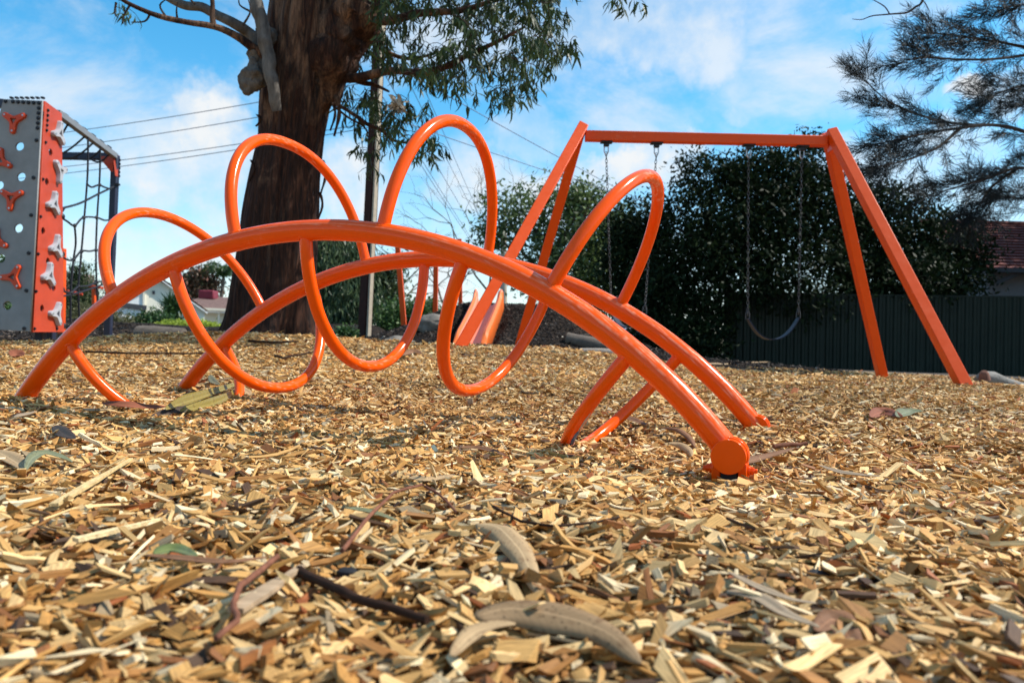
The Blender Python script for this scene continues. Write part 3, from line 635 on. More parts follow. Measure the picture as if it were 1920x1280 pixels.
# ------------------------------------------------------------------ climbing tower with net, on the left
T9 = 9.0
pTL = P(8, 187, T9); pTR = P(80, 190, T9-.0); oTR = P(114, 213, 9.32); oBL = P(58, 621, 8.8); oBR = P(118, 622, 9.1); gBL = P(-110, 612, 8.85)
tower = empty('climbing_tower', 'grey and orange climbing tower with footholds, holes and a black rope net', 'climbing frame', (oBL[0]-.3, oBL[1]+.5, g1(oBL[0]-.3, oBL[1]+.5)))
def flat_panel(name, corners, holes, m, parent, thick=.02):
    """corners TL,TR,BR,BL in 3D; holes (u,v,r) as points on the panel; built as a filled 2D curve then placed"""
    TL, TR, BR, BL = [np.asarray(c) for c in corners]
    ux = (BR-BL); ux /= np.linalg.norm(ux); nz = np.cross(ux, TL-BL); nz /= np.linalg.norm(nz); uy = np.cross(nz, ux)
    to2 = lambda p: ((p-BL)@ux, (p-BL)@uy)
    cu = bpy.data.curves.new('c', 'CURVE'); cu.dimensions = '2D'; cu.fill_mode = 'BOTH'; cu.extrude = thick/2; cu.bevel_depth = .002
    def spl(pts):
        s = cu.splines.new('POLY'); s.points.add(len(pts)-1); s.use_cyclic_u = True
        for k, p in enumerate(pts): s.points[k].co = (p[0], p[1], 0, 1)
    spl([to2(c) for c in (BL, BR, TR, TL)])
    for (c, r) in holes:
        q = to2(c); spl([(q[0]+r*math.cos(a), q[1]+r*math.sin(a)) for a in np.linspace(0, 2*np.pi, 24, endpoint=False)])
    to = bpy.data.objects.new('c', cu); me = bpy.data.meshes.new_from_object(to); bpy.data.objects.remove(to); bpy.data.curves.remove(cu)
    n = len(me.vertices); co = np.empty(n*3); me.vertices.foreach_get('co', co); co = co.reshape(-1, 3)
    W = BL+co[:, :1]*ux+co[:, 1:2]*uy+co[:, 2:]*nz-WLOC[parent.name]; me.vertices.foreach_set('co', W.ravel()); me.update()
    me.materials.clear(); me.materials.append(m); me.name = name
    o = bpy.data.objects.new(name, me); COL.objects.link(o); o.parent = parent; WLOC[o.name] = WLOC[parent.name]
    return o, (BL, ux, uy, nz)
def on_plane(u, v, fr):
    BL, ux, uy, nz = fr; d = pdir(u, v); t = ((BL-CAM)@nz)/(d@nz); return CAM+d*t
def frame_of(corners):
    TL, TR, BR, BL = [np.asarray(c) for c in corners]; ux = BR-BL; ux = ux/np.linalg.norm(ux); nz = np.cross(ux, TL-BL); nz = nz/np.linalg.norm(nz); return (BL, ux, np.cross(nz, ux), nz)
gc = (pTL, pTR, oBL+np.array([-.012, 0, 0]), gBL)
gfr = frame_of(gc)
gc = tuple(on_plane(u, v, gfr) for u, v in ((8, 187), (80, 190), (57, 621), (-110, 612)))
gh = [(on_plane(u, v, gfr), .052) for u, v in ((38, 275), (41, 332), (0, 348), (36, 428), (3, 485), (15, 573), (-40, 300), (-45, 420), (-50, 540))]
gp, gfr = flat_panel('grey_panel', gc, gh, M['panel_grey'], tower)
oc0 = (P(83, 190, 9.03), P(114, 213, 9.52), P(118, 622, 9.56), P(60, 622, 8.84)); ofr = frame_of(oc0)
oc = tuple(on_plane(u, v, ofr) for u, v in ((83, 190), (114, 213), (118, 622), (60, 622)))
oh = [(on_plane(u, v, ofr), .045) for u, v in ((93, 286), (86, 341), (102, 365), (79, 433), (88, 490), (99, 540), (77, 578))]
opn, ofr = flat_panel('orange_panel', oc, oh, M['panel_orange'], tower)
def hold(c, ang, size, fr, m, parent, thick=.045, sgn=1):
    BL, ux, uy, nz = fr; nz = nz*sgn; out = []; inn = []; sq = []
    raw = []
    for k in range(3):
        ca = k*2*np.pi/3
        for q in np.linspace(-1.75, 1.75, 14): raw.append((.80*math.cos(ca)+.20*math.cos(ca+q), .80*math.sin(ca)+.20*math.sin(ca+q)))
        for q, rr in ((.62, .42), (1.047, .335), (1.475, .42)): raw.append((rr*math.cos(ca+q), rr*math.sin(ca+q)))
    out = [(math.atan2(y_, x_), math.hypot(x_, y_)*size) for x_, y_ in raw]; n = len(out)
    for a in [q[0] % (2*np.pi) for q in out]:
        k = (a % (2*np.pi/3)); k = min(k, 2*np.pi/3-k); inn.append((a, size*.17/max(.5, math.cos(np.pi/3-k))*.9*(1 if True else 0)))
    mb = MB(); V = []; Fz = []
    for ring, z in ((out, .006), (out, thick*.8), ([(a, r*.93) for a, r in out], thick), (inn, thick), (inn, .006)):
        for a, r in ring: V.append(c+ux*r*math.cos(a+ang)+uy*r*math.sin(a+ang)+nz*z)
    for j in range(4):
        for i in range(n): Fz.append((j*n+i, j*n+(i+1) % n, (j+1)*n+(i+1) % n, (j+1)*n+i))
    mb.add(V, Fz); o = mb.build('foothold', m, parent)
    mb = MB()
    for k in range(3):
        a = ang+k*2*np.pi/3; p = c+(ux*math.cos(a)+uy*math.sin(a))*size*.80; mb.tube([p+nz*(thick-.002), p+nz*(thick+.005)], .011, 10); mb.build('fixing_bolt', M['steel'], o); mb = MB()
def nsgn(fr): return 1 if (CAM-fr[0])@fr[3] > 0 else -1
gs, os_ = nsgn(gfr), nsgn(ofr)
for u, v, a in ((29, 228, 30), (4, 303, 95), (24, 372, 30), (-4, 452, 95), (27, 520, 65), (-45, 250, 20), (-50, 380, 80), (-55, 500, 50)):
    hold(on_plane(u, v, gfr), math.radians(a), .155, gfr, M['hold_orange'], gp, sgn=gs)
for u, v, a in ((105, 250, -45), (107, 321, 20), (95, 382, -45), (100, 463, -45), (86, 516, 75), (100, 588, -60)):
    hold(on_plane(u, v, ofr), math.radians(a), .16, ofr, M['hold_grey'], opn, thick=.06, sgn=os_)
def bolt(c, fr, s, parent, r=.022):
    mb = MB(); nz = fr[3]*s; mb.tube([c+nz*.004, c+nz*.022], r, 10); mb.tube([c+nz*.022, c+nz*.030], r*.7, 10); mb.build('bolt', M['black'], parent)
for u, v in [(12, 191)]+[(26+9.7*i, 192+.5*i) for i in range(6)]+[(74.5-.6*i, 204+9.3*i) for i in range(5)]+[(70, 264), (64.5, 334), (60, 404), (55.5, 475), (51, 545), (47, 616)]: bolt(on_plane(u, v, gfr), gfr, gs, gp)
for u, v in [(87.3-.6*i, 207+9.3*i) for i in range(5)]+[(83, 267), (78, 336), (73.5, 406), (69, 476), (65, 546), (62, 616), (104, 606), (104, 616)]: bolt(on_plane(u, v, ofr), ofr, os_, opn, .018)
for u, v, Y, tp in ((76, 644, 9.35, 300), (95, 641, 9.75, 300)):
    b = P(u, v, Y); b[2] = g1(b[0], b[1])-.2; t = P(u+6, tp, Y); mb = MB(); mb.beam(b, t, .095, .095, up=(0, 1, 0)); mb.build('post', M['navy'], tower, bevel=.012)
pc = P(201, 645, 11.5); pc[2] = g1(pc[0], pc[1])-.2; ptop = P(217, 291, 11.5); mb = MB(); mb.beam(pc, ptop, .095, .095, up=(0, 1, 0)); mb.build('post', M['navy'], tower, bevel=.012)
zb = ptop[2]-.02
ta = P(108, 212, 9.45); mb = MB(); mb.beam(ta, ptop+(0, 0, -.02), .075, .085); topb = mb.build('top_beam', M['alu'], tower, bevel=.01)
fb0 = P(20, 291, 11.5); fb1 = P(207, 294, 11.5); mb = MB(); mb.beam(fb0, fb1, .10, .10); mb.build('top_beam', M['navy'], tower, bevel=.01)
mb = MB(); mb.beam(P(-60, 187, 9.2), P(12, 196, 9.06), .10, .10); mb.build('top_beam', M['navy'], tower, bevel=.01)
for a in (.12, .27, .42, .57, .72, .87):
    c = ta+(ptop-ta)*a+ZZ*.05; mb = MB(); mb.box(c, (ptop-ta, (0, 1, 0), ZZ), (.10, .07, .035)); mb.build('rope_clamp', M['black'], tower, bevel=.006)
for i in range(7):
    c = on_plane(22+9.7*i, 187, gfr)+ZZ*.02; mb = MB(); mb.box(c, ((1, 0, 0), (0, 1, 0), ZZ), (.03, .04, .02)); mb.build('top_bolt', M['black'], tower)
# corner gusset
def gusset(pts, m, name, off):
    V = [np.asarray(p) for p in pts]; n = len(V); off = np.asarray(off); mb = MB(); mb.add(V+[p+off for p in V], [tuple(range(n)), tuple(range(2*n-1, n-1, -1))]+[(i, i+n, (i+1) % n+n, (i+1) % n) for i in range(n)]); return mb.build(name, m, tower)
gusset([P(190, 293, 11.44), P(212, 293, 11.44), P(212, 322, 11.44), P(207, 321, 11.44), P(187, 297, 11.44)], M['panel_orange'], 'corner_plate', (0, .015, 0))
gusset([P(211, 287, 11.43), P(222.5, 292, 11.55), P(221, 333, 11.55), P(216, 330, 11.43)], M['panel_orange'], 'corner_plate', (.015, .015, 0))
for i in range(5): bolt(P(222-.3*i, 300+7.5*i, 11.53), ofr, os_, tower, .025)
# net in the plane from the tower to the corner post
na = oc[1]; nb = ptop; nd = nb-na; nd[2] = 0; nd /= np.linalg.norm(nd); nnv = np.cross(nd, ZZ); nfr = (na, nd, ZZ, nnv)
def npt(u, v): return on_plane(u, v, nfr)
def rope(pts, closed=False, r=.013, fn=npt):
    p = np.array([fn(*q) for q in pts]); s = np.linspace(0, len(p)-1, (len(p)-1)*6+1); i = np.minimum(s.astype(int), len(p)-2); f = (s-i)[:, None]
    p0 = p[np.maximum(i-1, 0)]; p1 = p[i]; p2 = p[i+1]; p3 = p[np.minimum(i+2, len(p)-1)]
    c = .5*((2*p1)+(-p0+p2)*f+(2*p0-5*p1+4*p2-p3)*f**2+(-p0+3*p1-3*p2+p3)*f**3)
    mb = MB(); mb.tube(c, r, 6); return mb.build('rope', M['rope'], tower)
rope([(165, 258), (164, 330), (157, 420), (152, 480), (147, 540), (149, 596)]); rope([(188, 272), (187, 330), (182, 410), (180, 470), (181, 528), (183, 570)])
rope([(140, 424), (142, 455), (138, 486), (133, 540), (132, 604)])
rope([(163, 345), (172, 351), (185, 347), (196, 351), (208, 355)]); rope([(114, 391), (150, 381), (186, 363), (220, 347)], r=.014)
rope([(112, 406), (126, 415), (140, 423), (156, 408), (181, 408), (196, 413), (206, 412)]); rope([(112, 476), (124, 486), (138, 487), (152, 471), (168, 471), (180, 469), (196, 470)])
rope([(113, 543), (132, 549), (146, 538), (165, 536), (182, 529), (197, 526)]); rope([(114, 556), (150, 548), (180, 538), (196, 532)]); rope([(113, 394), (117, 396), (121, 390)])
for u, v in ((140, 423), (157, 408), (181, 408), (138, 487), (153, 471), (180, 469), (187, 347), (147, 537), (181, 528), (133, 549)):
    mb = MB(); mb.sphere(npt(u, v), .026, 8, 5); mb.build('rope_joint', M['black'], tower)
for u, v in ((113, 406), (113, 476), (113, 543), (115, 611)):
    mb = MB(); mb.sphere(npt(u, v), (.055, .05, .05), 10, 6); mb.build('rope_socket', M['black'], tower)
for u, v in ((220, 346), (218, 405)):
    mb = MB(); p = P(u, v, 11.48); mb.box(p, ((1, 0, 0), (0, 1, 0), ZZ), (.06, .06, .03)); mb.build('rope_socket', M['black'], tower)
tfr = (npt(140, 250), nd, np.array([-nd[1], nd[0], 0]), ZZ)   # roof net, level with the beams
tfr = (ptop-ZZ*.06, nd, nd, ZZ)
def tpt(u, v):
    return on_plane(u, v, tfr)
for a, b in ((.15, (70, 300)), (.42, (75, 296)), (.57, (108, 296)), (.72, (140, 296)), (.87, (165, 296))):
    s = ta+(ptop-ta)*a-ZZ*.05; e = P(b[0], b[1]-3, 11.5); q = np.linspace(0, 1, 12)[:, None]; pts = s+(e-s)*q-ZZ*.10*np.sin(np.pi*q); mb = MB(); mb.tube(pts, .013, 6); mb.build('rope', M['rope'], tower)
# other play gear beyond the tower
post((118, 466), (116, 618), 13.5, .085, 'upright orange post just right of the climbing tower, seen behind its net', 'orange' if False else 'swing_orange')
rk = empty('spring_rocker', 'small orange and red play rider behind the rope net', 'spring rider', P(178, 612, 14.5))
mb = MB(); mb.beam(P(178, 612, 14.5), P(177, 540, 14.5), .10, .06); mb.build('stem', M['swing_orange'], rk, bevel=.01)
mb = MB(); mb.beam(P(128, 546, 14.5), P(152, 552, 14.5), .14, .05); mb.beam(P(168, 536, 14.5), P(192, 540, 14.5), .12, .045); mb.build('seat', M['hold_orange'], rk, bevel=.01)
mb = MB(); mb.beam(P(128, 546, 14.5), P(192, 539, 14.5), .04, .03); mb.build('rocker_bar', M['black'], rk, bevel=.005)

# ------------------------------------------------------------------ foliage builders
def sickle(n, base, dirv, nrm, L_, W_, curve):
    """n leaves, 7 vertices and 5 faces each as 2 quads + tip"""
    sd = np.cross(dirv, nrm); sd /= np.linalg.norm(sd, axis=1)[:, None]+1e-9
    L_ = L_[:, None]; W_ = W_[:, None]; cu = curve[:, None]
    mid1 = base+dirv*L_*.35+sd*cu*L_*.10; mid2 = base+dirv*L_*.7+sd*cu*L_*.07; tip = base+dirv*L_-sd*cu*L_*.08
    V = np.stack([base, mid1-sd*W_/2, mid1+sd*W_/2, mid2-sd*W_*.36, mid2+sd*W_*.36, tip], 1)
    i = np.arange(n)[:, None]*6
    T = np.concatenate([np.concatenate([i+0, i+1, i+2], 1), np.concatenate([i+1, i+3, i+2], 1), np.concatenate([i+2, i+3, i+4], 1), np.concatenate([i+3, i+5, i+4], 1)])
    return V.reshape(-1, 3), T
def unit(v): return v/(np.linalg.norm(v, axis=-1, keepdims=True)+1e-9)
def crown(name, lobes, n, size, m, parent, clump=.16, droop=.2, per=26, aspect=.45, shell=.45, tone_bias=0.0, flat=False):
    """leaf clumps spread through the crown's lobes: (centre, radii)"""
    lobes = [(np.asarray(c, float), np.broadcast_to(np.asarray(r, float), (3,))) for c, r in lobes]
    vol = np.array([np.prod(r)**.75 for c, r in lobes]); vol /= vol.sum(); nc = n//per
    which = rng.choice(len(lobes), nc, p=vol); C0 = np.stack([lobes[k][0] for k in which]); R0 = np.stack([lobes[k][1] for k in which])
    d = unit(rng.normal(size=(nc, 3))); rad = rng.random(nc)**shell
    cc = C0+d*rad[:, None]*R0; cs = clump*rng.uniform(.6, 1.4, nc)
    base = np.repeat(cc, per, 0)+rng.normal(size=(nc*per, 3))*np.repeat(cs, per)[:, None]*np.array([1, 1, .75])
    N_ = nc*per; dv = unit(rng.normal(size=(N_, 3))+np.repeat(d, per, 0)*.5+np.array([0, 0, -droop*3])); nr = unit(rng.normal(size=(N_, 3))+np.array([0, 0, .8]))
    L_ = size*rng.uniform(.6, 1.35, N_); V, T = sickle(N_, base, dv, nr, L_, L_*aspect, rng.normal(0, .8, N_))
    tone = np.clip(np.repeat(rng.normal(.45+tone_bias, .22, nc), per)+rng.normal(0, .18, N_), 0, 1)
    o = raw_mesh(name, V, T, m, parent=parent, attrs=(('tone', 'FLOAT', np.repeat(tone, 6)),))
    return o
M['bark'] = mat('grey_brown_bark', (.10, .075, .055), .9, .5, 12, bump=.6, stretch=(3, 3, .5))
M['bark_dark'] = mat('dark_bark', (.035, .024, .018), .9, .4, 12, bump=.6, stretch=(3, 3, .5))
def wobble(a, b, n, amp, seed=0):
    r_ = np.random.default_rng(seed+11); a = np.asarray(a, float); b = np.asarray(b, float); t = np.linspace(0, 1, n)[:, None]; p = a+(b-a)*t
    w_ = np.cumsum(r_.normal(size=(n, 3)), 0); w_ -= w_[0]+(w_[-1]-w_[0])*t; return p+w_*amp*np.linalg.norm(b-a)/n
def tree(name, label, cat, base, trunk_top, r0, lobes, n, size, m, barkm='bark', group=None, limbs=6, **kw):
    t = empty(name, label, cat, base, group); base = np.asarray(base, float); top = np.asarray(trunk_top, float)
    mb = MB(); pts = wobble(base-(0, 0, .3), top, 9, .25, int(abs(base[0]*100))); mb.tube(pts, np.linspace(r0*1.25, r0*.5, 9), 12); mb.build('trunk', M[barkm], t)
    mb = MB()
    for k in range(limbs):
        c, rd = lobes[k % len(lobes)]; s = pts[rng.integers(3, 9)]; e = np.asarray(c)+rng.normal(size=3)*np.asarray(rd)*.45
        mb.tube(wobble(s, e, 8, .3, k*7+3), np.linspace(r0*.42, r0*.08, 8), 7)
    if limbs: mb.build('limbs', M[barkm], t)
    crown('crown', lobes, n, size, m, t, **kw)
    return t
def px_lobe(u, v, Y, ru, rv, ry=None):
    s = Y/F; return (P(u, v, Y), (ru*s, ry if ry else ru*s*.8, rv*s))
def gpt(u, Y):
    p = P(u, 640, Y); return np.array([p[0], p[1], g1(p[0], p[1])])

# ------------------------------------------------------------------ the big gum tree
GY = 8.0; S8 = GY/F
gum_b = P(508, 632, GY); gum_b[2] = g1(gum_b[0], gum_b[1])
gum = empty('gum_tree', 'big stringy barked gum tree with drooping leaves behind the arch', 'tree', gum_b)
def bark_trunk_mat():
    m = bpy.data.materials.new('stringy_bark'); m.use_nodes = True; t = m.node_tree; b = t.nodes['Principled BSDF']; L = t.links.new
    tc = N(t, 'ShaderNodeTexCoord')
    def noise(st, sc, det=5, ro=.65, dist=0):
        mp = N(t, 'ShaderNodeMapping'); mp.inputs['Scale'].default_value = st; L(tc.outputs['Object'], mp.inputs['Vector'])
        n = N(t, 'ShaderNodeTexNoise'); n.inputs['Scale'].default_value = sc; n.inputs['Detail'].default_value = det; n.inputs['Roughness'].default_value = ro; n.inputs['Distortion'].default_value = dist; L(mp.outputs[0], n.inputs['Vector']); return n
    fib = noise((1, 1, .13), 22, 9, .72, 1.3); pat = noise((1, 1, .30), 3.0, 6, .65, 1.0)
    r1 = N(t, 'ShaderNodeValToRGB'); e = r1.color_ramp.elements; e[0].position = .36; e[0].color = (.007, .004, .003, 1); e[1].position = .72; e[1].color = (.10, .038, .018, 1); x = e.new(.5); x.color = (.030, .011, .006, 1); L(fib.outputs['Fac'], r1.inputs[0])
    r2 = N(t, 'ShaderNodeValToRGB'); e = r2.color_ramp.elements; e[0].position = .40; e[0].color = (.04, .025, .018, 1); e[1].position = .66; e[1].color = (.28, .15, .085, 1); L(fib.outputs['Fac'], r2.inputs[0])
    sx = N(t, 'ShaderNodeSeparateXYZ'); L(tc.outputs['Object'], sx.inputs[0])
    hg = N(t, 'ShaderNodeMapRange'); hg.inputs[1].default_value = .3; hg.inputs[2].default_value = 3.2; hg.inputs[3].default_value = -.12; hg.inputs[4].default_value = .12; L(sx.outputs['Z'], hg.inputs[0])
    ad = N(t, 'ShaderNodeMath', operation='ADD'); L(pat.outputs['Fac'], ad.inputs[0]); L(hg.outputs[0], ad.inputs[1])
    pm = N(t, 'ShaderNodeMapRange'); pm.inputs[1].default_value = .52; pm.inputs[2].default_value = .68; L(ad.outputs[0], pm.inputs[0])
    mx = N(t, 'ShaderNodeMix', data_type='RGBA'); L(pm.outputs[0], mx.inputs[0]); L(r1.outputs[0], mx.inputs[6]); L(r2.outputs[0], mx.inputs[7]); L(mx.outputs[2], b.inputs['Base Color'])
    b.inputs['Roughness'].default_value = .85; b.inputs['Specular IOR Level'].default_value = .25
    bp = N(t, 'ShaderNodeBump'); bp.inputs['Strength'].default_value = .9; bp.inputs['Distance'].default_value = .03; L(fib.outputs['Fac'], bp.inputs['Height']); L(bp.outputs[0], b.inputs['Normal'])
    return m
M['gum_bark'] = bark_trunk_mat(); M['pale_bark'] = mat('smooth_grey_bark', (.05, .042, .036), .8, .5, 9, bump=.3, stretch=(2, 2, .5), col2=(.15, .135, .12))
OUT = [(680, 398, 600), (655, 402, 599), (640, 408, 597), (625, 418, 595), (600, 426, 594), (570, 431, 594), (520, 438, 596), (460, 447, 600), (400, 456, 603), (330, 466, 605), (250, 480, 613), (170, 484, 628), (100, 488, 640), (50, 492, 652), (0, 500, 662), (-60, 506, 672), (-160, 512, 680), (-300, 520, 690)]
ov = np.array(OUT, float); vv = np.linspace(675, -300, 240); lx = np.interp(-vv, -ov[:, 0], ov[:, 1]); rx = np.interp(-vv, -ov[:, 0], ov[:, 2])
na = 200; A = np.arange(na)*2*np.pi/na; V = []
for k, (v, l, r_) in enumerate(zip(vv, lx, rx)):
    c = P((l+r_)/2, v, GY); R_ = (r_-l)/2*S8*.885; z = c[2]
    q = np.stack([np.cos(A)*1.0, np.sin(A)*1.0, np.full(na, z*.32)], 1)
    rid = fbm(q*np.array([3.2, 3.2, 1.0])+3, 4); fine = fbm(q*np.array([11, 11, 2.2])+8, 3); rg = 1-np.abs(2*vnoise(q*np.array([6, 6, .9])+21))
    big = vnoise(np.stack([np.cos(A)*1.3, np.sin(A)*1.3, np.full(na, z*.8)], 1))
    fl = math.exp(-max(0, z-gum_b[2])/.28); lob = 1+.16*fl*np.cos(5*A+.8)+.05*np.cos(3*A+z)
    rr = R_*lob*(1+.10*big)+R_*(.10*rid+.08*fine+.07*(rg-.6))
    V.append(np.stack([c[0]+rr*np.cos(A), c[1]+rr*np.sin(A), np.full(na, z)], 1))
V = np.concatenate(V); i = (np.arange(239)[:, None]*na+np.arange(na)[None]); k2 = (np.arange(239)[:, None]*na+(np.arange(na)[None]+1) % na)
Q = np.stack([i, k2, k2+na, i+na], -1).reshape(-1, 4)
raw_mesh('trunk', V, Q, M['gum_bark'], parent=gum, smooth=True)
def limb(pts, radii, name='branch', m='gum_bark', seg=14, sub=6, parent=None, knob=0):
    p = np.array([P(*q) for q in pts]); s = np.linspace(0, len(p)-1, (len(p)-1)*sub+1); i = np.minimum(s.astype(int), len(p)-2); f = (s-i)[:, None]
    p0 = p[np.maximum(i-1, 0)]; p1 = p[i]; p2 = p[i+1]; p3 = p[np.minimum(i+2, len(p)-1)]
    c = .5*((2*p1)+(-p0+p2)*f+(2*p0-5*p1+4*p2-p3)*f**2+(-p0+3*p1-3*p2+p3)*f**3)
    rr = np.interp(s, np.arange(len(p)), radii); c = c+np.stack([vnoise(c*7+k*9) for k in range(3)], 1)*rr[:, None]*.5
    mb = MB(); mb.tube(c, rr*(1+.12*vnoise(c*9)), seg)
    if knob: V = mb.v[0]; cc_ = np.repeat(c, seg, 0); mb.v[0] = cc_+(V-cc_)*(1+knob*fbm(V*14, 4)+knob*.6*vnoise(V*5))[:, None]
    mb.build(name, M[m], parent or gum); return c
limb([(585, 210, 7.95), (618, 120, 7.9), (650, 55, 7.85), (690, -10, 7.8), (740, -110, 7.7), (800, -260, 7.6)], [.10, .25, .26, .22, .19, .14], 'fork', 'gum_bark', 60, 16, knob=.25)
limb([(520, 208, 7.55), (510, 150, 7.5), (500, 90, 7.5), (490, 40, 7.5), (478, -10, 7.5), (455, -120, 7.5)], [.048, .062, .066, .066, .062, .05], 'limb', 'pale_bark', 24, 12, knob=.22)
limb([(500, 60, 7.75), (484, 105, 7.66), (475, 140, 7.62), (468, 165, 7.6), (462, 178, 7.58)], [.09, .10, .115, .085, .035], 'burl', 'pale_bark', 40, 14, knob=.75)
limb([(500, 110, 7.62), (480, 92, 7.6), (440, 66, 7.5), (400, 50, 7.4), (340, 40, 7.3), (285, 26, 7.2), (240, 6, 7.1), (200, -20, 7.1)], [.055, .045, .036, .03, .026, .022, .018, .014])
limb([(484, 80, 7.7), (465, 62, 7.7), (440, 45, 7.6), (410, 30, 7.6), (378, 14, 7.6), (350, 12, 7.6), (330, 4, 7.6), (300, -14, 7.6)], [.07, .055, .05, .045, .046, .044, .04, .036], 'branch', 'pale_bark')
limb([(400, 50, 7.4), (398, 30, 7.4), (399, 10, 7.4), (396, -20, 7.4)], [.03, .026, .022, .02])
tw_rng = np.random.default_rng(3)
TW = [((455, 48), (470, 20), (462, -10)), ((333, 38), (331, 20), (333, 5)), ((310, 30), (300, 10), (318, -5)), ((282, 25), (272, 40), (246, 42)), ((245, 8), (232, 30), (231, 45)), ((218, 5), (215, 25), (222, 34)), ((365, 8), (352, -6), (345, -16)), ((470, 22), (450, 10), (448, -6))]
for tw_ in TW: limb([(u, v, 7.35) for u, v in tw_], [.012, .008, .004], 'twig', 'bark_dark', 6, 4)
BR = [([(632, 145, 7.9), (665, 146, 7.8), (700, 140, 7.6), (745, 132, 7.4), (795, 136, 7.2), (840, 124, 7.1), (875, 105, 7.1), (930, 80, 7.1), (985, 50, 7.1)], [.055, .048, .042, .036, .034, .032, .026, .018, .010]),
      ([(668, 40, 7.9), (690, 40, 7.8), (740, 38, 7.5), (790, 24, 7.3), (850, 22, 7.2), (905, 8, 7.2), (960, -10, 7.2)], [.06, .05, .042, .036, .030, .022, .012]),
      ([(640, 66, 8.2), (680, 68, 8.3), (705, 80, 8.3), (730, 100, 8.3), (775, 110, 8.3), (850, 90, 8.3)], [.05, .042, .036, .026, .018, .010]),
      ([(655, 146, 7.82), (685, 156, 7.8), (705, 160, 7.75), (730, 172, 7.7)], [.03, .026, .02, .010]),
      ([(627, 194, 7.9), (650, 206, 7.8), (672, 220, 7.7), (688, 232, 7.7), (715, 244, 7.7), (735, 262, 7.7), (770, 268, 7.7), (800, 262, 7.7)], [.020, .018, .018, .020, .018, .014, .010, .006]),
      ([(627, 200, 8.0), (655, 222, 7.9), (680, 236, 7.8), (690, 250, 7.75)], [.012, .011, .010, .007])]
CUR = [limb(p, r_) for p, r_ in BR]
# drooping leaf sprays: a twig with leaves hanging off it, through the crown's depth
from itertools import product
def in_poly(u, v, poly):
    n = len(poly); c = False; j = n-1
    for i in range(n):
        xi, yi = poly[i]; xj, yj = poly[j]
        if (yi > v) != (yj > v) and u < (xj-xi)*(v-yi)/(yj-yi)+xi: c = not c
        j = i
    return c
UPP = [(640, -260), (1080, -260), (1068, -20), (1066, 15), (1040, 32), (1046, 62), (1076, 84), (1050, 104), (1006, 118), (985, 160), (958, 186), (930, 178), (912, 140), (872, 136), (858, 160), (812, 158), (780, 140), (720, 122), (660, 122), (648, 100), (652, 60)]
LOWP = [(626, 160), (690, 150), (722, 185), (716, 240), (706, 300), (676, 310), (656, 280), (668, 240), (640, 220), (628, 190)]
LOW2 = [(700, 180), (760, 170), (800, 185), (828, 190), (822, 220), (826, 262), (810, 290), (780, 276), (740, 260), (712, 235)]
EX = [(222, 10), (232, 22), (216, 20), (1160, 8), (1172, 2), (1186, 6), (1150, -6), (846, 178), (610, 150), (628, 70), (805, 262), (800, 285), (675, 285), (690, 310), (700, 320), (745, 252), (765, 262), (740, 240), (925, 190), (905, 175), (945, 168), (970, 180), (958, 188), (985, 150), (1060, 100), (1070, 84), (890, 165), (870, 160)]
def sprays(poly, n, ylo, yhi):
    us = [p[0] for p in poly]; vs_ = [p[1] for p in poly]; out = []
    while len(out) < n:
        u = rng.uniform(min(us), max(us)); v = rng.uniform(min(vs_), max(vs_))
        if in_poly(u, v, poly) and vnoise(np.array([u/34., v/34., 2.2])) > -.22+.3*(v > 120)*0: out.append((u, v, rng.uniform(ylo, yhi)))
    return out
SP = sprays(UPP, 1080, 6.5, 8.9)+sprays(LOWP, 36, 7.5, 8.3)+sprays(LOW2, 34, 7.3, 8.1)+[(u, v-8, rng.uniform(7.1, 7.8)) for u, v in EX]
b_, d_, L_, W_, cv_, tn_ = [], [], [], [], [], []; twg = MB()
for (u, v, Y) in SP:
    if u < 705: Y = max(Y, 8.0+.5*rng.random())
    s = P(u, v, Y); k = rng.integers(7, 15); az = rng.uniform(0, 6.28); e = s+np.array([math.cos(az)*.16, math.sin(az)*.16, -rng.uniform(.02, .14)])
    tw_pts = [s+(e-s)*t+np.array([0, 0, .03*math.sin(t*3)]) for t in (0, .35, .7, 1)]; twg.tube(tw_pts, [.004, .0035, .003, .0015], 4, False); tb = rng.normal(.42, .2)
    for j in range(k):
        t = rng.random(); b_.append(s+(e-s)*t); dv = np.array([rng.normal(0, .42), rng.normal(0, .42), -1.0+rng.normal(0, .3)]); d_.append(dv); L_.append(rng.uniform(.08, .17)); W_.append(rng.uniform(.014, .024)); cv_.append(rng.normal(0, 1.1)); tn_.append(np.clip(tb+rng.normal(0, .15), 0, 1))
b_ = np.array(b_); d_ = unit(np.array(d_)); L_ = np.array(L_); W_ = np.array(W_); cv_ = np.array(cv_); tn_ = np.array(tn_)
nr = unit(rng.normal(size=b_.shape)*np.array([1, 1, .2])); M['gum_leaf'] = leaf_mat('gum_leaf', (.016, .032, .008), (.062, .10, .030), .45, .22, .25)
ntot = len(b_); show = np.zeros(ntot, bool); lowest = np.argsort(b_[:, 2]/1.0)[:900]; show[rng.choice(lowest, 300, replace=False)] = True
Vg, Tg = sickle((~show).sum(), b_[~show], d_[~show], nr[~show], L_[~show], W_[~show], cv_[~show])
fo = raw_mesh('foliage', Vg, Tg, M['gum_leaf'], parent=gum, attrs=(('tone', 'FLOAT', np.repeat(tn_[~show], 6)),)); fo['kind'] = 'stuff'
o = twg.build('twigs', M['bark_dark'], gum, smooth=0); o['kind'] = 'stuff'
